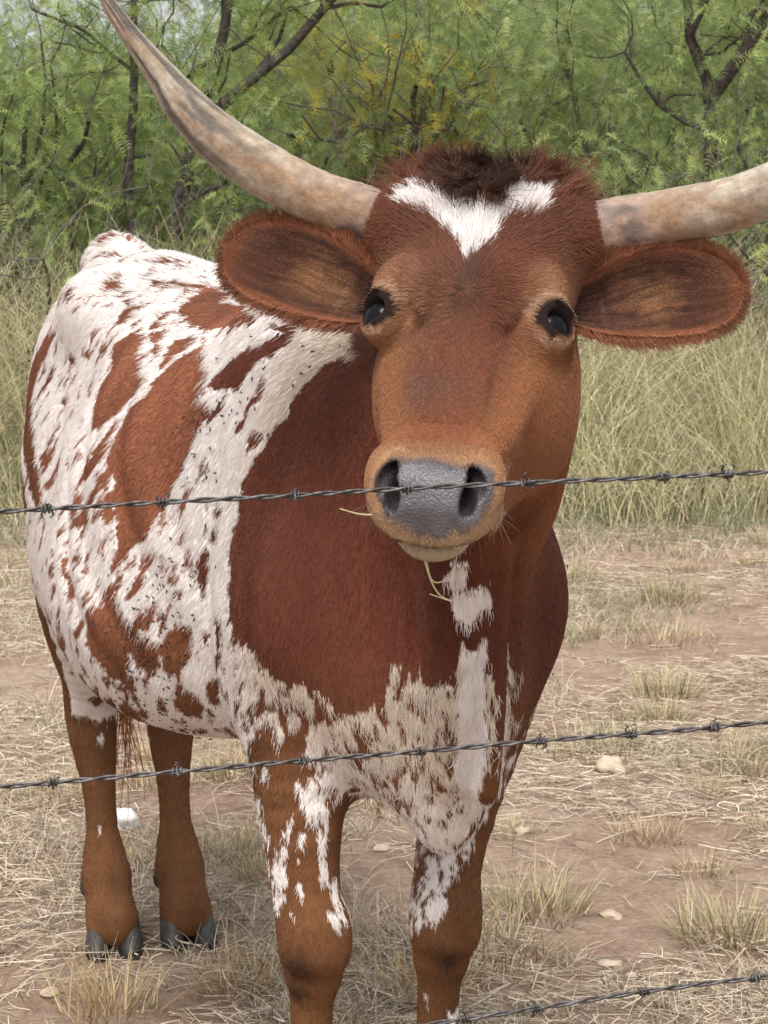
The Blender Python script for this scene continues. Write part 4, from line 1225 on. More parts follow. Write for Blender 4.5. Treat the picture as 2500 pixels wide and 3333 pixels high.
def wander(p, d, length, r0, r1, n, r, kink=.22, lift=.0):
    pts = [p]; d = d / np.linalg.norm(d)
    for k in range(n):
        d = d + r.normal(0, kink, 3) + np.array([0, 0, lift]); d /= np.linalg.norm(d)
        pts.append(pts[-1] + d * length / n)
    return np.array(pts), np.linspace(r0, r1, n + 1), d

def grow_tree(seed, stems=3, h=2.6, spread=.55, r0=.055, levels=3, given=None):
    r = np.random.default_rng(seed)
    br = []; tips = []
    def rec(p, d, ln, rad, lv):
        n = 5 if lv < 2 else 4
        pts, rr, d2 = wander(p, d, ln, rad, rad * .55, n, r, .20 + .05 * lv, .05)
        br.append((pts, rr))
        if lv >= 1: tips.append(pts[1:])
        if lv >= levels: return
        kids = r.integers(3, 5) if lv > 0 else r.integers(3, 6)
        for k in range(kids):
            i = r.integers(1 + (lv == 0), n + 1)
            a = r.normal(0, 1, 3); a -= d2 * (a @ d2); a /= np.linalg.norm(a)
            dd = d2 * r.uniform(.5, 1.0) + a * r.uniform(.5, 1.1) + np.array([0, 0, .12])
            rec(pts[i], dd, ln * r.uniform(.5, .85), rr[i] * r.uniform(.45, .7), lv + 1)
    if given:
        for pts, rad in given:
            D = path_pts([tuple(p) for p in pts], 14)
            rr = np.linspace(rad, rad * .3, 14)
            br.append((D, rr)); tips.append(D[7:])
            for k in range(7):
                i = r.integers(4, 14)
                dd = (D[min(i, 13)] - D[max(i - 2, 0)]); dd = dd / np.linalg.norm(dd) + r.normal(0, .6, 3)
                rec(D[min(i, 13)], dd, h * .28, rr[i] * .5, max(1, levels - 1))
    else:
        for s in range(stems):
            a = 2 * math.pi * (s + r.uniform(-.3, .3)) / stems
            d = np.array([math.cos(a) * spread, math.sin(a) * spread, 1.0])
            rec(np.array([math.cos(a) * .05, math.sin(a) * .05, -.03]), d, h * r.uniform(.45, .65), r0 * r.uniform(.7, 1.1), 0)
    return br, np.concatenate(tips)

def fronds(tips, count, seed, cols, ln=(.07, .14), zmin=.3, puff=.16):
    r = np.random.default_rng(seed)
    t = tips[tips[:, 2] > zmin]
    c = t[r.integers(0, len(t), count)] + r.normal(0, puff, (count, 3)) * np.array([1, 1, .8])
    ax = r.normal(0, 1, (count, 3)); ax[:, 2] = ax[:, 2] * .6 - .45
    ax /= np.linalg.norm(ax, axis=1)[:, None]
    n = r.normal(0, 1, (count, 3)); sd = np.cross(ax, n); sd /= np.linalg.norm(sd, axis=1)[:, None]
    L = r.uniform(*ln, count)
    k = 9
    V = np.empty((count, k, 2, 3, 3))
    for i in range(k):
        f = (i + .6) / k
        base = c + ax * (L * f)[:, None] + np.array([0, 0, -.035]) * (f * f)
        ll_ = (.030 + .012 * r.random(count)) * (1 - .35 * abs(f - .4))
        for j, s in enumerate((-1, 1)):
            dr = sd * s * .85 + ax * .45 + r.normal(0, .18, (count, 3))
            dr /= np.linalg.norm(dr, axis=1)[:, None]
            wd = ax * .0026
            V[:, i, j, 0] = base - wd; V[:, i, j, 1] = base + wd; V[:, i, j, 2] = base + dr * ll_[:, None]
    V = V.reshape(-1, 3); F = np.arange(len(V)).reshape(-1, 3)
    base = np.array(cols)[r.integers(0, len(cols), count)] * r.uniform(.7, 1.3, count)[:, None]
    clump = .5 + .5 * fbm(c * 2.3, seed + 1, 2)
    base = base * (.75 + .5 * clump)[:, None]
    C = np.repeat(base, k * 6, axis=0)
    return V, F, C

GREENS = [(.235, .320, .095), (.310, .395, .120), (.140, .200, .070), (.430, .480, .155), (.250, .320, .130)]
PALE = [(.270, .350, .130), (.370, .430, .170), (.200, .265, .105)]
YELLOW = [(.56, .43, .06), (.46, .40, .08), (.28, .32, .10)]
VAR = []
def variant(seed, cols, nfr, bark, **kw):
    zmin = kw.pop("zmin", .45); puff = kw.pop("puff", .105)
    br, tips = grow_tree(seed, **kw)
    tv, tf = tubes(br)
    trunk = link_mesh("trunk", tv, tf, bark)
    v, f, c = fronds(tips, nfr, seed + 40, cols, zmin=zmin, puff=puff)
    crown = link_mesh("crown", v, f, M_LEAF, smooth=False, cols=c)
    return trunk, crown
def place_tree(var, loc, rz, sc, label, first, group="mesquite trees behind the grass"):
    e = empty("mesquite_tree", loc, rz); e.scale = (sc, sc, sc)
    tag(e, label, "tree", group)
    for src in var:
        o = src if first else src.copy()
        if not first: COL.objects.link(o)
        o.parent = e
    return e

v_a = variant(101, GREENS, 5200, M_BARK, stems=4, h=2.7, spread=.55)
v_b = variant(202, GREENS, 5400, M_BARK_G, stems=5, h=2.5, spread=.75, zmin=.3)
v_c = variant(303, PALE, 5000, M_BARK_G, stems=4, h=2.8, spread=.5)
v_d = variant(404, GREENS, 5600, M_BARK, stems=3, h=3.0, spread=.45, zmin=.8)
v_y = variant(505, YELLOW, 700, M_BARK_G, stems=3, h=1.7, spread=.4, zmin=.9, puff=.12)
# two trees whose dark forked limbs show through the leaves
fork_l = [([(0, 0, -.03), (-.02, 0, .7), (.02, 0, 1.35), (.20, -.05, 1.72), (.55, -.1, 2.0), (.95, -.1, 2.45), (1.3, -.1, 2.75)], .050),
          ([(.02, 0, 1.3), (.12, .05, 1.7), (.24, .05, 2.1), (.30, .0, 2.5), (.38, 0, 3.1)], .040),
          ([(-.02, 0, .6), (-.25, .1, 1.2), (-.22, .1, 1.8), (-.2, .1, 2.5), (-.1, .1, 3.1)], .038)]
fork_r = [([(0, 0, -.03), (.02, 0, .8), (0, 0, 1.35), (.0, 0, 1.80), (-.10, 0, 2.05), (-.12, 0, 2.5), (-.05, 0, 3.0)], .052),
          ([(.0, 0, 1.78), (.14, -.05, 1.98), (.32, -.05, 2.25), (.6, -.05, 2.45)], .042),
          ([(.05, .05, .0), (.35, .1, .9), (.5, .1, 1.5), (.55, .1, 2.4)], .035), ([(-.05, .1, 0), (-.3, .2, .8), (-.55, .2, 1.4), (-.7, .2, 2.0)], .030)]
v_l = variant(606, GREENS, 2400, M_BARK, given=fork_l, h=2.2, zmin=1.2, levels=3)
v_r = variant(707, PALE, 2600, M_BARK, given=fork_r, h=2.2, zmin=1.2, levels=3)
v_s = variant(808, GREENS, 900, M_BARK_G, stems=8, h=2.3, spread=.38, r0=.034, zmin=1.0)
place_tree(v_s, (1.95, 11.0, 0), .4, 1.0, "clump of thin grey mesquite stems under the right horn at the edge", True)
place_tree(v_s, (-1.72, 10.9, 0), 2.4, .8, "bare grey mesquite stems behind the cow's rump at the left", False)
place_tree(v_l, (-1.05, 11.6, 0), 0, 1.0, "mesquite with dark forked limbs, one sweeping to the right, behind the long left horn", True)
place_tree(v_r, (1.60, 11.3, 0), 0, 1.0, "mesquite with a dark upright trunk forking above the right horn", True)
place_tree(v_y, (-.05, 12.4, .5), 0.6, 1.15, "small mesquite with yellowing leaves above the cow's forehead", True)
TREES = [
 (v_a, -2.45, 11.4, 0.3, 1.00, "leafy mesquite at the left edge of the picture", True),
 (v_b, -1.75, 12.6, 1.2, .95, "bushy mesquite below the horn tip at the left", True),
 (v_c, .55, 13.0, 0.0, 1.05, "pale green mesquite right of the cow's poll", True),
 (v_d, 2.55, 12.8, 0.7, 1.05, "tall mesquite at the right edge of the picture", True),
 (v_b, -.55, 13.6, 3.0, 1.00, None, False), (v_a, 1.25, 13.8, 2.1, 1.05, None, False), (v_c, -2.6, 14.2, 2.6, .85, None, False),
 (v_c, 2.3, 14.6, 4.0, 1.15, None, False), (v_d, -.1, 15.2, 4.0, 1.10, None, False), (v_a, -1.45, 15.8, 4.4, 1.05, None, False),
 (v_b, .95, 16.4, 5.2, 1.30, None, False), (v_d, 3.3, 16.5, 1.9, 1.25, None, False), (v_a, -3.7, 16.8, 1.0, 1.05, None, False),
 (v_c, 1.9, 18.5, .8, 1.45, None, False), (v_b, -.6, 19.0, 2.2, 1.40, None, False), (v_b, -2.4, 19.5, 3.3, 1.0, None, False), (v_a, 4.0, 20.0, 2.7, 1.5, None, False),
 (v_d, .8, 22, 1.2, 1.6, None, False), (v_b, -4.4, 21.0, .4, 1.35, None, False), (v_b, -3.2, 24, 5.0, 1.15, None, False), (v_c, 3.0, 24, 3.9, 1.7, None, False), (v_a, 4.4, 12.6, 1.1, 1.05, None, False), (v_b, 6.0, 13.5, 2.1, 1.1, None, False), (v_d, 7.6, 15.5, 3.1, 1.2, None, False),
 (v_c, -4.4, 12.8, 4.1, 1.0, None, False), (v_b, -6.0, 14.0, 5.1, 1.1, None, False), (v_d, -7.8, 15.8, .1, 1.2, None, False), (v_a, 6.2, 19.5, .6, 1.5, None, False), (v_c, -6.6, 20.0, 1.6, 1.5, None, False), (v_a, -1.2, 25, 2.0, 1.6, None, False)]
def where(x, y):
    s = x / y
    if abs(s) > .225: return ("well " if abs(s) > .36 else "just ") + ("outside the left edge" if s < 0 else "outside the right edge") + (", behind its neighbours" if abs(s) > .45 else "")
    for lim, w in ((-.2, "beyond the left edge"), (-.135, "at the far left"), (-.105, "left of the long horn's tip"), (-.07, "under the long horn"), (-.03, "above the left ear"), (.015, "left of the poll"), (.05, "above the poll"), (.09, "right of the poll"), (.13, "above the right horn"), (.19, "at the far right")):
        if s < lim: return w
    return "beyond the right edge"
for var, x, y, rz, sc, lab, first in TREES:
    g = "mesquite trees behind the grass" if lab else ("second row of mesquites" if y < 17 else "far mesquites")
    place_tree(var, (x, y, 0), rz, sc, lab or ("green mesquite in the second row " if y < 17 else "hazy distant mesquite " if y < 20.5 else "farthest mesquite in the gaps ") + where(x, y), first, g)
# ------------------------------------------------------------------ grass, straw and stones
M_STRAW = hair_material("dry_straw", .7, .2)
def frustum_pts(n, y0, y1, r, margin=.25, power=1.0):
    y = y0 + (y1 - y0) * r.random(n * 3) ** power
    x = r.uniform(-1, 1, n * 3) * (.17 * y1 + margin)
    k = np.abs(x) < .172 * y + margin
    return np.column_stack([x[k], y[k]])[:n]
STRAWC = np.array([(.64, .54, .40), (.50, .41, .29), (.74, .65, .52), (.34, .27, .19), (.56, .48, .37), (.22, .18, .14)])

def blades(xy, h, lean, r, K=6, rad=.0013, cols=None, az=None, curl=.35):
    n = len(xy)
    az = r.uniform(0, 2 * math.pi, n) if az is None else az
    out = np.column_stack([np.cos(az), np.sin(az), np.zeros(n)])
    sd = np.column_stack([-np.sin(az), np.cos(az), np.zeros(n)])
    z0 = ground_z(xy[:, 0], xy[:, 1])
    cur = np.column_stack([xy, z0 - .004]); pts = np.empty((n, K, 3)); pts[:, 0] = cur
    le = np.broadcast_to(lean, n).copy(); tw = r.normal(0, curl, n)
    bend = r.uniform(.15, .95, n)
    for k in range(1, K):
        f = k / (K - 1)
        a = le + bend * f ** 1.6 * 1.2
        d = out * np.sin(a)[:, None] + sd * (np.sin(tw * f))[:, None] * .5 + np.array([0, 0, 1.0]) * np.cos(a)[:, None]
        cur = cur + d * (h / (K - 1))[:, None]
        cur[:, 2] = np.maximum(cur[:, 2], z0 + .002)
        pts[:, k] = cur
    return pts, rad * np.linspace(1, .3, K)

# straw lying on the dirt
r = np.random.default_rng(90)
xy = frustum_pts(92000, 3.2, 9.4, r, .75, 1.15)
patch = fbm(np.column_stack([xy * 1.9, np.zeros(len(xy))]), 71, 3)
fine = fbm(np.column_stack([xy * 7, np.zeros(len(xy))]), 73, 2)
keep = (patch + .5 * fine + r.normal(0, .18, len(xy))) > -.16
xy = xy[keep]; n = len(xy)
az = r.uniform(0, 2 * math.pi, n); L = r.gamma(2.6, .018, n) + .012
K = 5; pts = np.empty((n, K, 3)); cur = np.column_stack([xy, ground_z(xy[:, 0], xy[:, 1]) + r.gamma(1.2, .005, n)]); tilt = r.normal(.04, .16, n); cv = r.normal(0, 1, n) * r.choice([.05, .12, .40], n, p=[.5, .3, .2])
pts[:, 0] = cur
for k in range(1, K):
    a = az + cv * k
    cur = cur + np.column_stack([np.cos(a) * np.cos(tilt), np.sin(a) * np.cos(tilt), np.sin(tilt) * (1 - .35 * k)]) * (L / (K - 1))[:, None]
    cur[:, 2] = np.maximum(cur[:, 2], ground_z(cur[:, 0], cur[:, 1]) + .001)
    pts[:, k] = cur
c = STRAWC[r.integers(0, len(STRAWC), n)] * r.uniform(.65, 1.25, n)[:, None]
o = link_hair("straw_litter", pts, r.uniform(.0006, .0013, n)[:, None] * np.linspace(1, .6, K)[None, :], c, M_STRAW)
tag(o, "dry straw and broken grass stalks lying over the bare dirt", "straw", kind="stuff")

# short dry stubble standing in patches
xy = frustum_pts(100000, 3.3, 9.3, r, .75, 1.1)
patch = fbm(np.column_stack([xy * 2.6, np.zeros(len(xy))]), 81, 3); fine = fbm(np.column_stack([xy * 11, np.zeros(len(xy))]), 83, 2)
xy = xy[(patch + .8 * fine) > .16]
# keep the hooves clear
for hx, hy in HOOF_XY: xy = xy[np.hypot(xy[:, 0] - hx, xy[:, 1] - hy) > .075]
n = len(xy)
h = r.gamma(3.2, .013, n) + .012
pts, rr = blades(xy, h, r.uniform(.1, 1.0, n), r, 5, .0009)
gm_ = (fbm(np.column_stack([xy * 1.3, np.zeros(n)]), 87, 2) > .1)[:, None] * (r.random(n) < .45)[:, None]
c = np.where(gm_, np.array([.23, .24, .12]), STRAWC[r.integers(0, len(STRAWC), n)]) * r.uniform(.65, 1.25, n)[:, None]
o = link_hair("dry_stubble", pts, rr, c, M_STRAW)
tag(o, "short dry grass stubble in thin patches on the dirt", "grass", kind="stuff")

# tall grass in front of the trees
def band(n, y0, y1, hmin, hmax, seed, cols, x0=-4.2, x1=4.2, rad=.0019, lean=.35):
    r = np.random.default_rng(seed)
    xy = np.column_stack([r.uniform(x0, x1, n), r.uniform(y0, y1, n)])
    hh = hmin + (hmax - hmin) * np.clip(.5 + .8 * fbm(np.column_stack([xy * 1.4, np.zeros(n)]), seed, 2) + r.normal(0, .18, n), .05, 1.2)
    edge = sstep_(9.0, 9.9, xy[:, 1] + .75 * fbm(np.column_stack([xy[:, :1] * 1.7, np.zeros((n, 2))]), seed + 9, 3)) * .85 + .15
    hh = hh * edge
    pts, rr = blades(xy, hh, np.abs(r.normal(0, lean, n)), r, 7, rad, curl=.5)
    c = np.array(cols)[r.integers(0, len(cols), n)] * r.uniform(.45, 1.35, n)[:, None]
    return pts, rr, c
A = band(35000, 9.05, 11.2, .35, 1.30, 95, [(.56, .49, .27), (.46, .45, .24), (.68, .59, .37), (.32, .34, .18), (.76, .68, .47)], lean=.30)
B = band(23000, 8.5, 10.6, .12, .55, 96, [(.20, .23, .14), (.24, .26, .16), (.29, .30, .17), (.33, .31, .18)], lean=.5)
Cc = band(2600, 9.2, 11.0, .8, 1.25, 97, [(.62, .55, .36), (.55, .50, .30)], lean=.45, rad=.0016)
for nm, (p_, r_, c_2), lb in (("tall_grass", A, "tall yellow-green grass growing in front of the trees"), ("low_weeds", B, "grey-green weeds along the foot of the tall grass"), ("grass_stalks", Cc, "pale dry stalks arching out of the tall grass")):
    tag(link_hair(nm, p_, r_, c_2, M_STRAW), lb, "grass", kind="stuff")

# tufts one can tell apart
def tuft_mesh(seed, nb, h, spread, cols):
    r = np.random.default_rng(seed)
    V = []; F = []; C = []
    for b in range(nb):
        a = r.uniform(0, 2 * math.pi); rd = spread * math.sqrt(r.random()) * .5
        p = np.array([math.cos(a) * rd, math.sin(a) * rd, -.004])
        az = a + r.normal(0, .8); lean = r.uniform(.10, 1.15) * (.55 + rd / spread); bend = r.uniform(.2, 1.1)
        hh = h * r.uniform(.45, 1.15); w = r.uniform(.0008, .0017)
        sd = np.array([-math.sin(az), math.cos(az), 0]) * w
        i0 = len(V)
        for k in range(4):
            f = k / 3; an = lean + bend * f ** 1.5
            ww = sd * (1 - .85 * f)
            V += [p - ww, p + ww]
            p = p + (np.array([math.cos(az), math.sin(az), 0]) * math.sin(an) + np.array([0, 0, 1]) * math.cos(an)) * hh / 3
        F += [(i0 + 2 * k, i0 + 2 * k + 1, i0 + 2 * k + 3, i0 + 2 * k + 2) for k in range(3)]
        c = np.array(cols[r.integers(0, len(cols))]) * r.uniform(.7, 1.25)
        C += [c] * 8
    return np.array(V), np.array(F), np.array(C)
def tuft_material():
    m, nt, b, nn, ll = new_mat("grass_blade")
    at = nn.new("ShaderNodeAttribute"); at.attribute_name = "col"
    ll.new(at.outputs["Color"], b.inputs["Base Color"]); set_in(b, Roughness=.7, Specular_IOR_Level=.2)
    return m
M_TUFT = tuft_material()
DRY = [(.50, .40, .25), (.42, .32, .19), (.56, .47, .31), (.34, .26, .15)]
OLV = [(.33, .31, .16), (.42, .36, .20), (.50, .42, .26), (.22, .22, .12), (.38, .30, .17), (.30, .24, .15)]
ORG = [(.48, .33, .15), (.40, .27, .12), (.54, .42, .22)]
tv = [tuft_mesh(1, 260, .115, .17, OLV + DRY), tuft_mesh(2, 220, .10, .21, DRY), tuft_mesh(3, 190, .12, .16, ORG + DRY), tuft_mesh(4, 240, .08, .26, DRY + DRY + OLV)]
tme = []
TUFTS = [  # x, y, kind, scale, label
 (.635, 4.06, 0, 1.15, "green-tipped grass tuft above the lower wire at the right edge"),
 (.30, 4.22, 0, 1.2, "olive grass tuft right of the cow's left foreleg"),
 (.19, 3.98, 1, 1.25, "pale dry grass tuft at the cow's left foreleg"),
 (.06, 3.80, 2, 1.1, "pale straw tuft between the cow's forelegs"),
 (.77, 6.05, 0, 1.1, "dark-based grass tuft in the middle of the dirt at the right"),
 (.95, 7.45, 0, 1.25, "grey-green tuft on the far dirt at the right"),
 (.86, 6.85, 3, 1.2, "low yellowish tuft on the dirt right of the cow"),
 (-.47, 3.70, 2, 1.1, "orange dry grass tuft in front of the right hind hoof"),
 (-.26, 3.82, 2, 1.0, "straw tuft between the right hind hoof and right foreleg"),
 (-.30, 4.60, 0, 1.0, "greenish tuft right of the left hind leg"),
 (-.36, 5.20, 0, 1.0, "small grass tuft beyond the left hind leg"),
 (-.02, 5.0, 1, 1.1, "green-yellow tuft seen between the forelegs"),
 (-.72, 5.0, 1, 1.0, "spiky dry tuft at the left edge beside the hind legs"),
 (.52, 5.45, 3, 1.2, "spreading dry tuft behind the pale stone at the right"),
 (.86, 5.30, 3, 1.1, "dry tuft right of the pale stone")]
r = np.random.default_rng(123)
gen = frustum_pts(75, 3.7, 8.9, r, .2, 1.1)
for x, y in gen:
    if min(math.hypot(x - t[0], y - t[1]) for t in TUFTS[:15]) < .16: continue
    if min(math.hypot(x - hx, y - hy) for hx, hy in HOOF_XY) < .16: continue
    TUFTS.append((x, y, int(r.integers(0, 4)), r.uniform(.45, .85), None))
def tuft_label(x, y, k):
    look = ("olive-tinged", "pale dry", "orange-tinged dry", "low spreading")[k]
    depth = "nearest" if y < 4.4 else "middle" if y < 5.8 else "farther" if y < 7.4 else "farthest"
    s = x / y
    side = "at the left edge" if s < -.11 else "left of the cow's forelegs" if s < -.035 else "between and behind the forelegs" if s < .05 else "just right of the cow" if s < .10 else "towards the right edge"
    return f"small {look} grass tuft on the {depth} dirt {side}"
for x, y, k, s, lab in TUFTS:
    if len(tme) <= k or tme[k] is None:
        while len(tme) <= k: tme.append(None)
        v_, f__, c__ = tv[k]
        o = link_mesh("grass_tuft", v_, f__, M_TUFT, smooth=False, cols=c__); tme[k] = o.data
    else:
        o = bpy.data.objects.new("grass_tuft", tme[k]); COL.objects.link(o)
    o.location = (x, y, float(ground_z(np.array([x]), np.array([y]))[0])); o.rotation_euler = (0, 0, r.uniform(0, 6.28)); o.scale = (s * .95, s * .95, s * .82 * r.uniform(.85, 1.15))
    gname = "grass tufts on the dirt"
    tag(o, lab or tuft_label(x, y, k), "grass tuft", gname if not lab else "marked grass tufts on the dirt")

# stones
M_STONE_W = plain_material("white_stone", (.78, .76, .74), .8, .3, 30, .15, .5)
M_STONE = plain_material("pale_stone", (.50, .40, .30), .85, .3, 30, .25, .6)
def stone(name, loc, sc, mat, seed, label):
    V, F = sphere_mesh((0, 0, 0), 1.0, 20, 12)
    f = 1 + .45 * fbm(V * 1.3, seed, 3) + .20 * fbm(V * 3.2, seed + 2, 2)
    V = V * f[:, None] * np.array(sc)
    o = link_mesh(name, V, F, mat); o.location = (loc[0], loc[1], float(ground_z(np.array([loc[0]]), np.array([loc[1]]))[0]) + sc[2] * .45)
    o.rotation_euler = (0, 0, seed * 1.3)
    tag(o, label, "stone")
stone("stone", (-.565, 4.78), (.034, .030, .028), M_STONE_W, 1, "bright white stone on the ground beside the right hind leg")
stone("stone", (.543, 5.27), (.035, .028, .026), M_STONE, 2, "pale tan stone on the dirt at the right below the middle wire")
stone("stone", (-.005, 4.62), (.020, .015, .008), M_STONE, 3, "flat pale stone seen between the forelegs")
stone("stone", (.435, 4.19), (.026, .018, .009), M_STONE, 4, "small flat pale stone right of the olive tuft")
stone("stone", (.405, 3.91), (.022, .015, .008), M_STONE, 5, "flat cream stone on the bare dirt near the lower wire")
stone("stone", (.440, 3.86), (.015, .011, .006), M_STONE, 6, "small pale pebble closest to the lower wire")
stone("stone", (.30, 4.75), (.018, .015, .010), M_STONE, 7, "tiny tan pebble in the straw right of the cow")
stone("stone", (-.58, 3.78), (.022, .016, .006), M_STONE, 8, "flat pale stone left of the right hind hoof")
# ------------------------------------------------------------------ barbed wire
def steel_material():
    m, nt, b, nn, ll = new_mat("weathered_wire")
    tc = nn.new("ShaderNodeTexCoord")
    n1 = nn.new("ShaderNodeTexNoise"); n1.inputs["Scale"].default_value = 130; n1.inputs["Detail"].default_value = 5
    ll.new(tc.outputs["Object"], n1.inputs["Vector"])
    cr = nn.new("ShaderNodeValToRGB"); e = cr.color_ramp.elements
    e[0].position = .38; e[0].color = (.060, .052, .048, 1); e[1].position = .62; e[1].color = (.15, .145, .148, 1)
    x = e.new(.5); x.color = (.09, .083, .082, 1)
    ll.new(n1.outputs["Fac"], cr.inputs[0]); ll.new(cr.outputs[0], b.inputs["Base Color"])
    set_in(b, Metallic=.65, Roughness=.48)
    return m
M_WIRE = steel_material()
WIRES = [
 ([(-2.6, 1.84, 1.03), (-1.2, 2.005, 1.063), (-0.3606, 2.1067, 1.0886), (-0.2101, 2.1248, 1.0948), (-0.0836, 2.14, 1.0993), (0.0224, 2.1527, 1.1042), (0.1363, 2.1664, 1.1077), (0.2721, 2.1827, 1.1114), (0.3748, 2.195, 1.1144), (1.2, 2.293, 1.135), (2.6, 2.46, 1.16)],
  [-.319, -.2101, -.0836, .0224, .1363, .2721, .334], "topmost barbed wire strand crossing in front of the cow's muzzle"),
 ([(-2.6, 1.84, .73), (-1.2, 2.005, .785), (-0.3671, 2.106, 0.8225), (-0.1984, 2.1262, 0.8322), (-0.0784, 2.1406, 0.8394), (0.0364, 2.1544, 0.8451), (0.1547, 2.1686, 0.8521), (0.3069, 2.1868, 0.8593), (0.3811, 2.1957, 0.8641), (1.2, 2.293, .895), (2.6, 2.46, .94)],
  [-.317, -.1984, -.0784, .0364, .1547, .2430, .3260], "middle barbed wire strand crossing in front of the cow's chest and legs"),
 ([(-2.6, 1.84, .40), (-1.2, 2.005, .455), (-.3, 2.114, .532), (0.0693, 2.1583, 0.5687), (0.1528, 2.1683, 0.5779), (0.2604, 2.1813, 0.5905), (0.374, 2.1949, 0.5996), (1.2, 2.293, .65), (2.6, 2.46, .71)],
  [.0800, .1528, .2604, .3740], "lowest barbed wire strand rising across the bottom right corner")]
def helix(D, r0, pitch, phase):
    T = np.gradient(D, axis=0); ds = np.linalg.norm(T, axis=1); s = np.cumsum(ds); T /= ds[:, None]
    u = np.array([0, 0, 1.0]); S = np.cross(T, u); S /= np.linalg.norm(S, axis=1)[:, None]; U = np.cross(S, T)
    j = .35 * np.sin(s * 7.3) + .25 * np.sin(s * 19.1 + 1)
    a = s / pitch * 2 * np.pi + phase + j
    return D + r0 * (np.cos(a)[:, None] * S + np.sin(a)[:, None] * U)
wr = np.random.default_rng(4)
for ctrl, barbs, lab in WIRES:
    D = path_pts(ctrl, 1500)
    wire = empty("barbed_wire", tuple(D[750]))
    tag(wire, lab, "wire", "barbed wire strands of the fence")
    org = D[750]
    for ph in (0, math.pi):
        H = helix(D, .00150, .060, ph) - org
        V, F = ring_loft(H, np.full(len(H), .00140), 7, up=(0, 0, 1), cap=False)
        link_mesh("strand", V, np.array(F), M_WIRE, wire)
    for bx in barbs:
        i = int(np.argmin(np.abs(D[:, 0] - bx))); c = D[i] - org
        t = D[i + 1] - D[i - 1]; t /= np.linalg.norm(t)
        s = np.cross(t, (0, 0, 1)); s /= np.linalg.norm(s); u = np.cross(s, t)
        Vs = []; Fs = []; off = 0
        a0 = wr.uniform(0, 6.28)
        for q in (0, 1):                                   # two short wires wrapped round the pair
            a = np.linspace(0, 2 * np.pi * 1.3, 26) + a0 + q * 2.2
            pl = c + (.0037 * np.cos(a))[:, None] * s + (.0037 * np.sin(a))[:, None] * u + t * ((np.linspace(-.0022, .0022, 26) + (q - .5) * .005))[:, None]
            for end, sg in ((0, -1), (-1, 1)):
                aa = a[end]; tg = (-np.sin(aa) * s + np.cos(aa) * u) * sg
                ext = [pl[end] + tg * f + t * f * wr.uniform(-.35, .35) for f in np.linspace(.002, wr.uniform(.006, .0105), 5)]
                pl = np.concatenate([np.array(ext)[::-1], pl]) if end == 0 else np.concatenate([pl, np.array(ext)])
            rd = np.full(len(pl), .00105); rd[:2] *= np.array([.35, .75]); rd[-2:] *= np.array([.75, .35])
            v, f = ring_loft(pl, rd, 6, up=t + .01, cap=True)
            Vs.append(v); Fs += [tuple(k + off for k in ff) for ff in f]; off += len(v)
        link_mesh("barb", np.concatenate(Vs), Fs, M_WIRE, wire)
# ------------------------------------------------------------------ straws in the mouth, flies
M_STALK = plain_material("straw_stalk", (.62, .52, .30), .6, .3, 40, .2, .2)
def cow_world(p):
    c, s = math.cos(COW_RZ), math.sin(COW_RZ); p = np.atleast_2d(p)
    return np.column_stack([p[:, 0] * c - p[:, 1] * s + COW_LOC[0], p[:, 0] * s + p[:, 1] * c + COW_LOC[1], p[:, 2] + COW_LOC[2]])
def stalk(pts_head, rad, label):
    D = path_pts([tuple(p) for p in pts_head], 30)
    W_ = cow_world(from_head(D)); org = W_[0].copy()
    V, F = ring_loft(W_ - org, rad * np.linspace(1, .6, 30), 6, up=(.3, .5, .8))
    o = link_mesh("straw_stalk", V, F, M_STALK); o.location = org
    tag(o, label, "straw", "straws at the cow's mouth")
stalk([(.010, -.078, .300), (.004, -.100, .318), (-.004, -.125, .325), (-.014, -.130, .318), (-.026, -.110, .312), (-.030, -.085, .300)], .0011, "pale straw looping down below the cow's chin")
stalk([(.012, -.080, .298), (.006, -.105, .315), (-.010, -.150, .322), (-.022, -.160, .320), (-.008, -.148, .326), (.0, -.140, .330)], .0011, "longer pale straw hanging from the cow's mouth over the white throat spot")
stalk([(.058, -.052, .300), (.076, -.040, .312), (.094, -.024, .322)], .0012, "short pale straw sticking out left of the muzzle by the top wire")

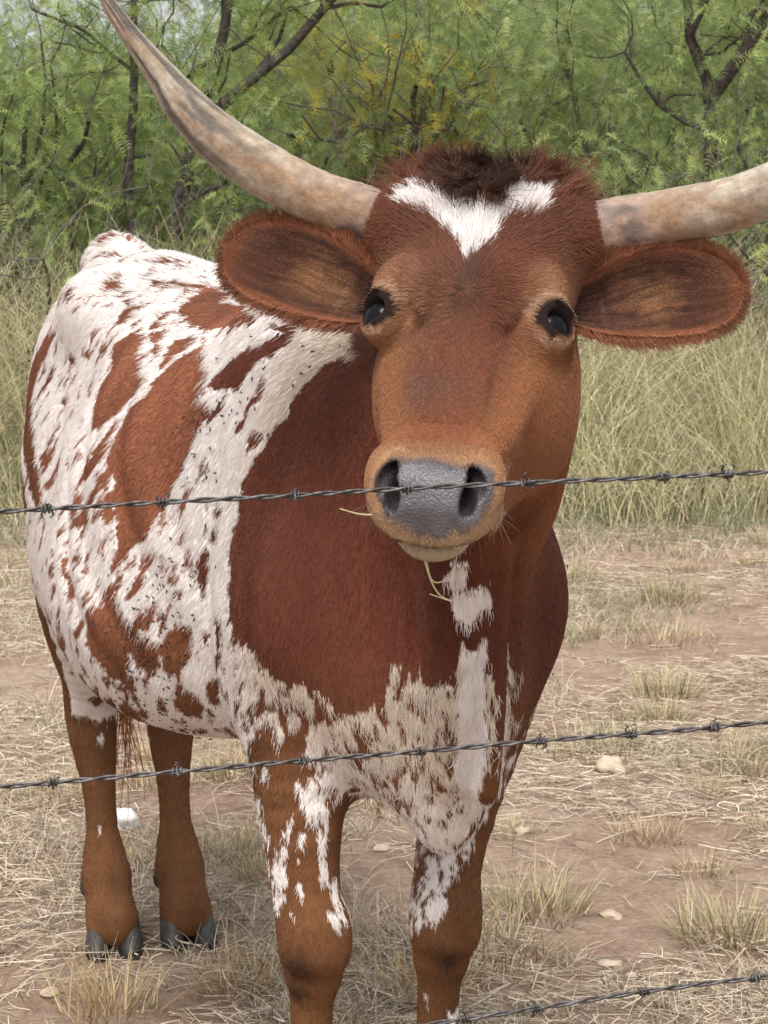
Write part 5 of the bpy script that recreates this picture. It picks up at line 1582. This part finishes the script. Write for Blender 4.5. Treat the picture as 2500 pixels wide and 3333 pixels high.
M_FLY = plain_material("fly", (.012, .012, .012), .5, .4, 200, .3, .1)
def fly_mesh():
    V1, F1 = sphere_mesh((0, 0, .0012), .0013, 8, 6, (1, 2.0, .9))
    V2, F2 = sphere_mesh((0, .0030, .0013), .0010, 8, 6)
    V = [V1, V2]; F = [tuple(f) for f in F1] + [tuple(i + len(V1) for i in f) for f in F2]
    o = len(V1) + len(V2)
    for s in (-1, 1):
        w = np.array([(.0003 * s, .001, .0024), (.0022 * s, -.0015, .0022), (.0018 * s, -.0042, .0018), (.0004 * s, -.0030, .0022)])
        V.append(w); F.append(tuple(range(o, o + 4))); o += 4
    return np.concatenate(V), F
fv, ff = fly_mesh()
r = np.random.default_rng(55)
tz_all = np.column_stack([.83 * BV[:, 0] - .55 * BV[:, 1], BV[:, 2]])
ok = (BN @ TOCAM > .12) & (BV[:, 1] < .72)
def spots_near(t, z, st, sz, n):
    w = np.exp(-((tz_all[:, 0] - t) / st) ** 2 - ((tz_all[:, 1] - z) / sz) ** 2) * ok
    w = w / w.sum()
    return r.choice(len(BV), n, replace=False, p=w)
CL = [(.03, .775, .055, .05, 45, "tiny black fly on the cow's white belly side"), (.045, .715, .05, .045, 45, "tiny black fly on the dark patches low on the cow's belly"),
      (.06, .635, .05, .025, 35, "tiny black fly along the rear of the cow's belly line"), (.01, .595, .04, .02, 30, "tiny black fly along the front of the cow's belly line"),
      (-.10, 1.09, .05, .05, 30, "tiny black fly on the white band behind the cow's shoulder"), (-.06, 1.03, .04, .06, 22, "tiny black fly low on the white band over the ribs"),
      (-.21, 1.165, .06, .035, 16, "tiny black fly on the white withers below the ear"), (-.02, .85, .05, .05, 22, "tiny black fly in the middle of the cow's speckled side"),
      (-.52, .83, .035, .09, 12, "tiny black fly on the cow's red left shoulder")]
fly_me = None
for t_, z_, st, sz, n_, lab in CL:
    for i in spots_near(t_, z_, st, sz, n_):
        if fly_me is None:
            o = link_mesh("fly", fv, ff, M_FLY); fly_me = o.data
        else:
            o = bpy.data.objects.new("fly", fly_me); COL.objects.link(o)
        p = cow_world(BV[i] + BN[i] * .0040)[0]
        nrm = Vector(BN[i]); nrm.rotate(Matrix.Rotation(COW_RZ, 3, 'Z'))
        q = nrm.to_track_quat('Z', 'Y'); q = q @ Matrix.Rotation(r.uniform(0, 6.28), 3, 'Z').to_quaternion()
        o.location = p; o.rotation_mode = 'QUATERNION'; o.rotation_quaternion = q
        s = r.uniform(.65, .95); o.scale = (s, s, s)
        tag(o, lab, "fly", lab)
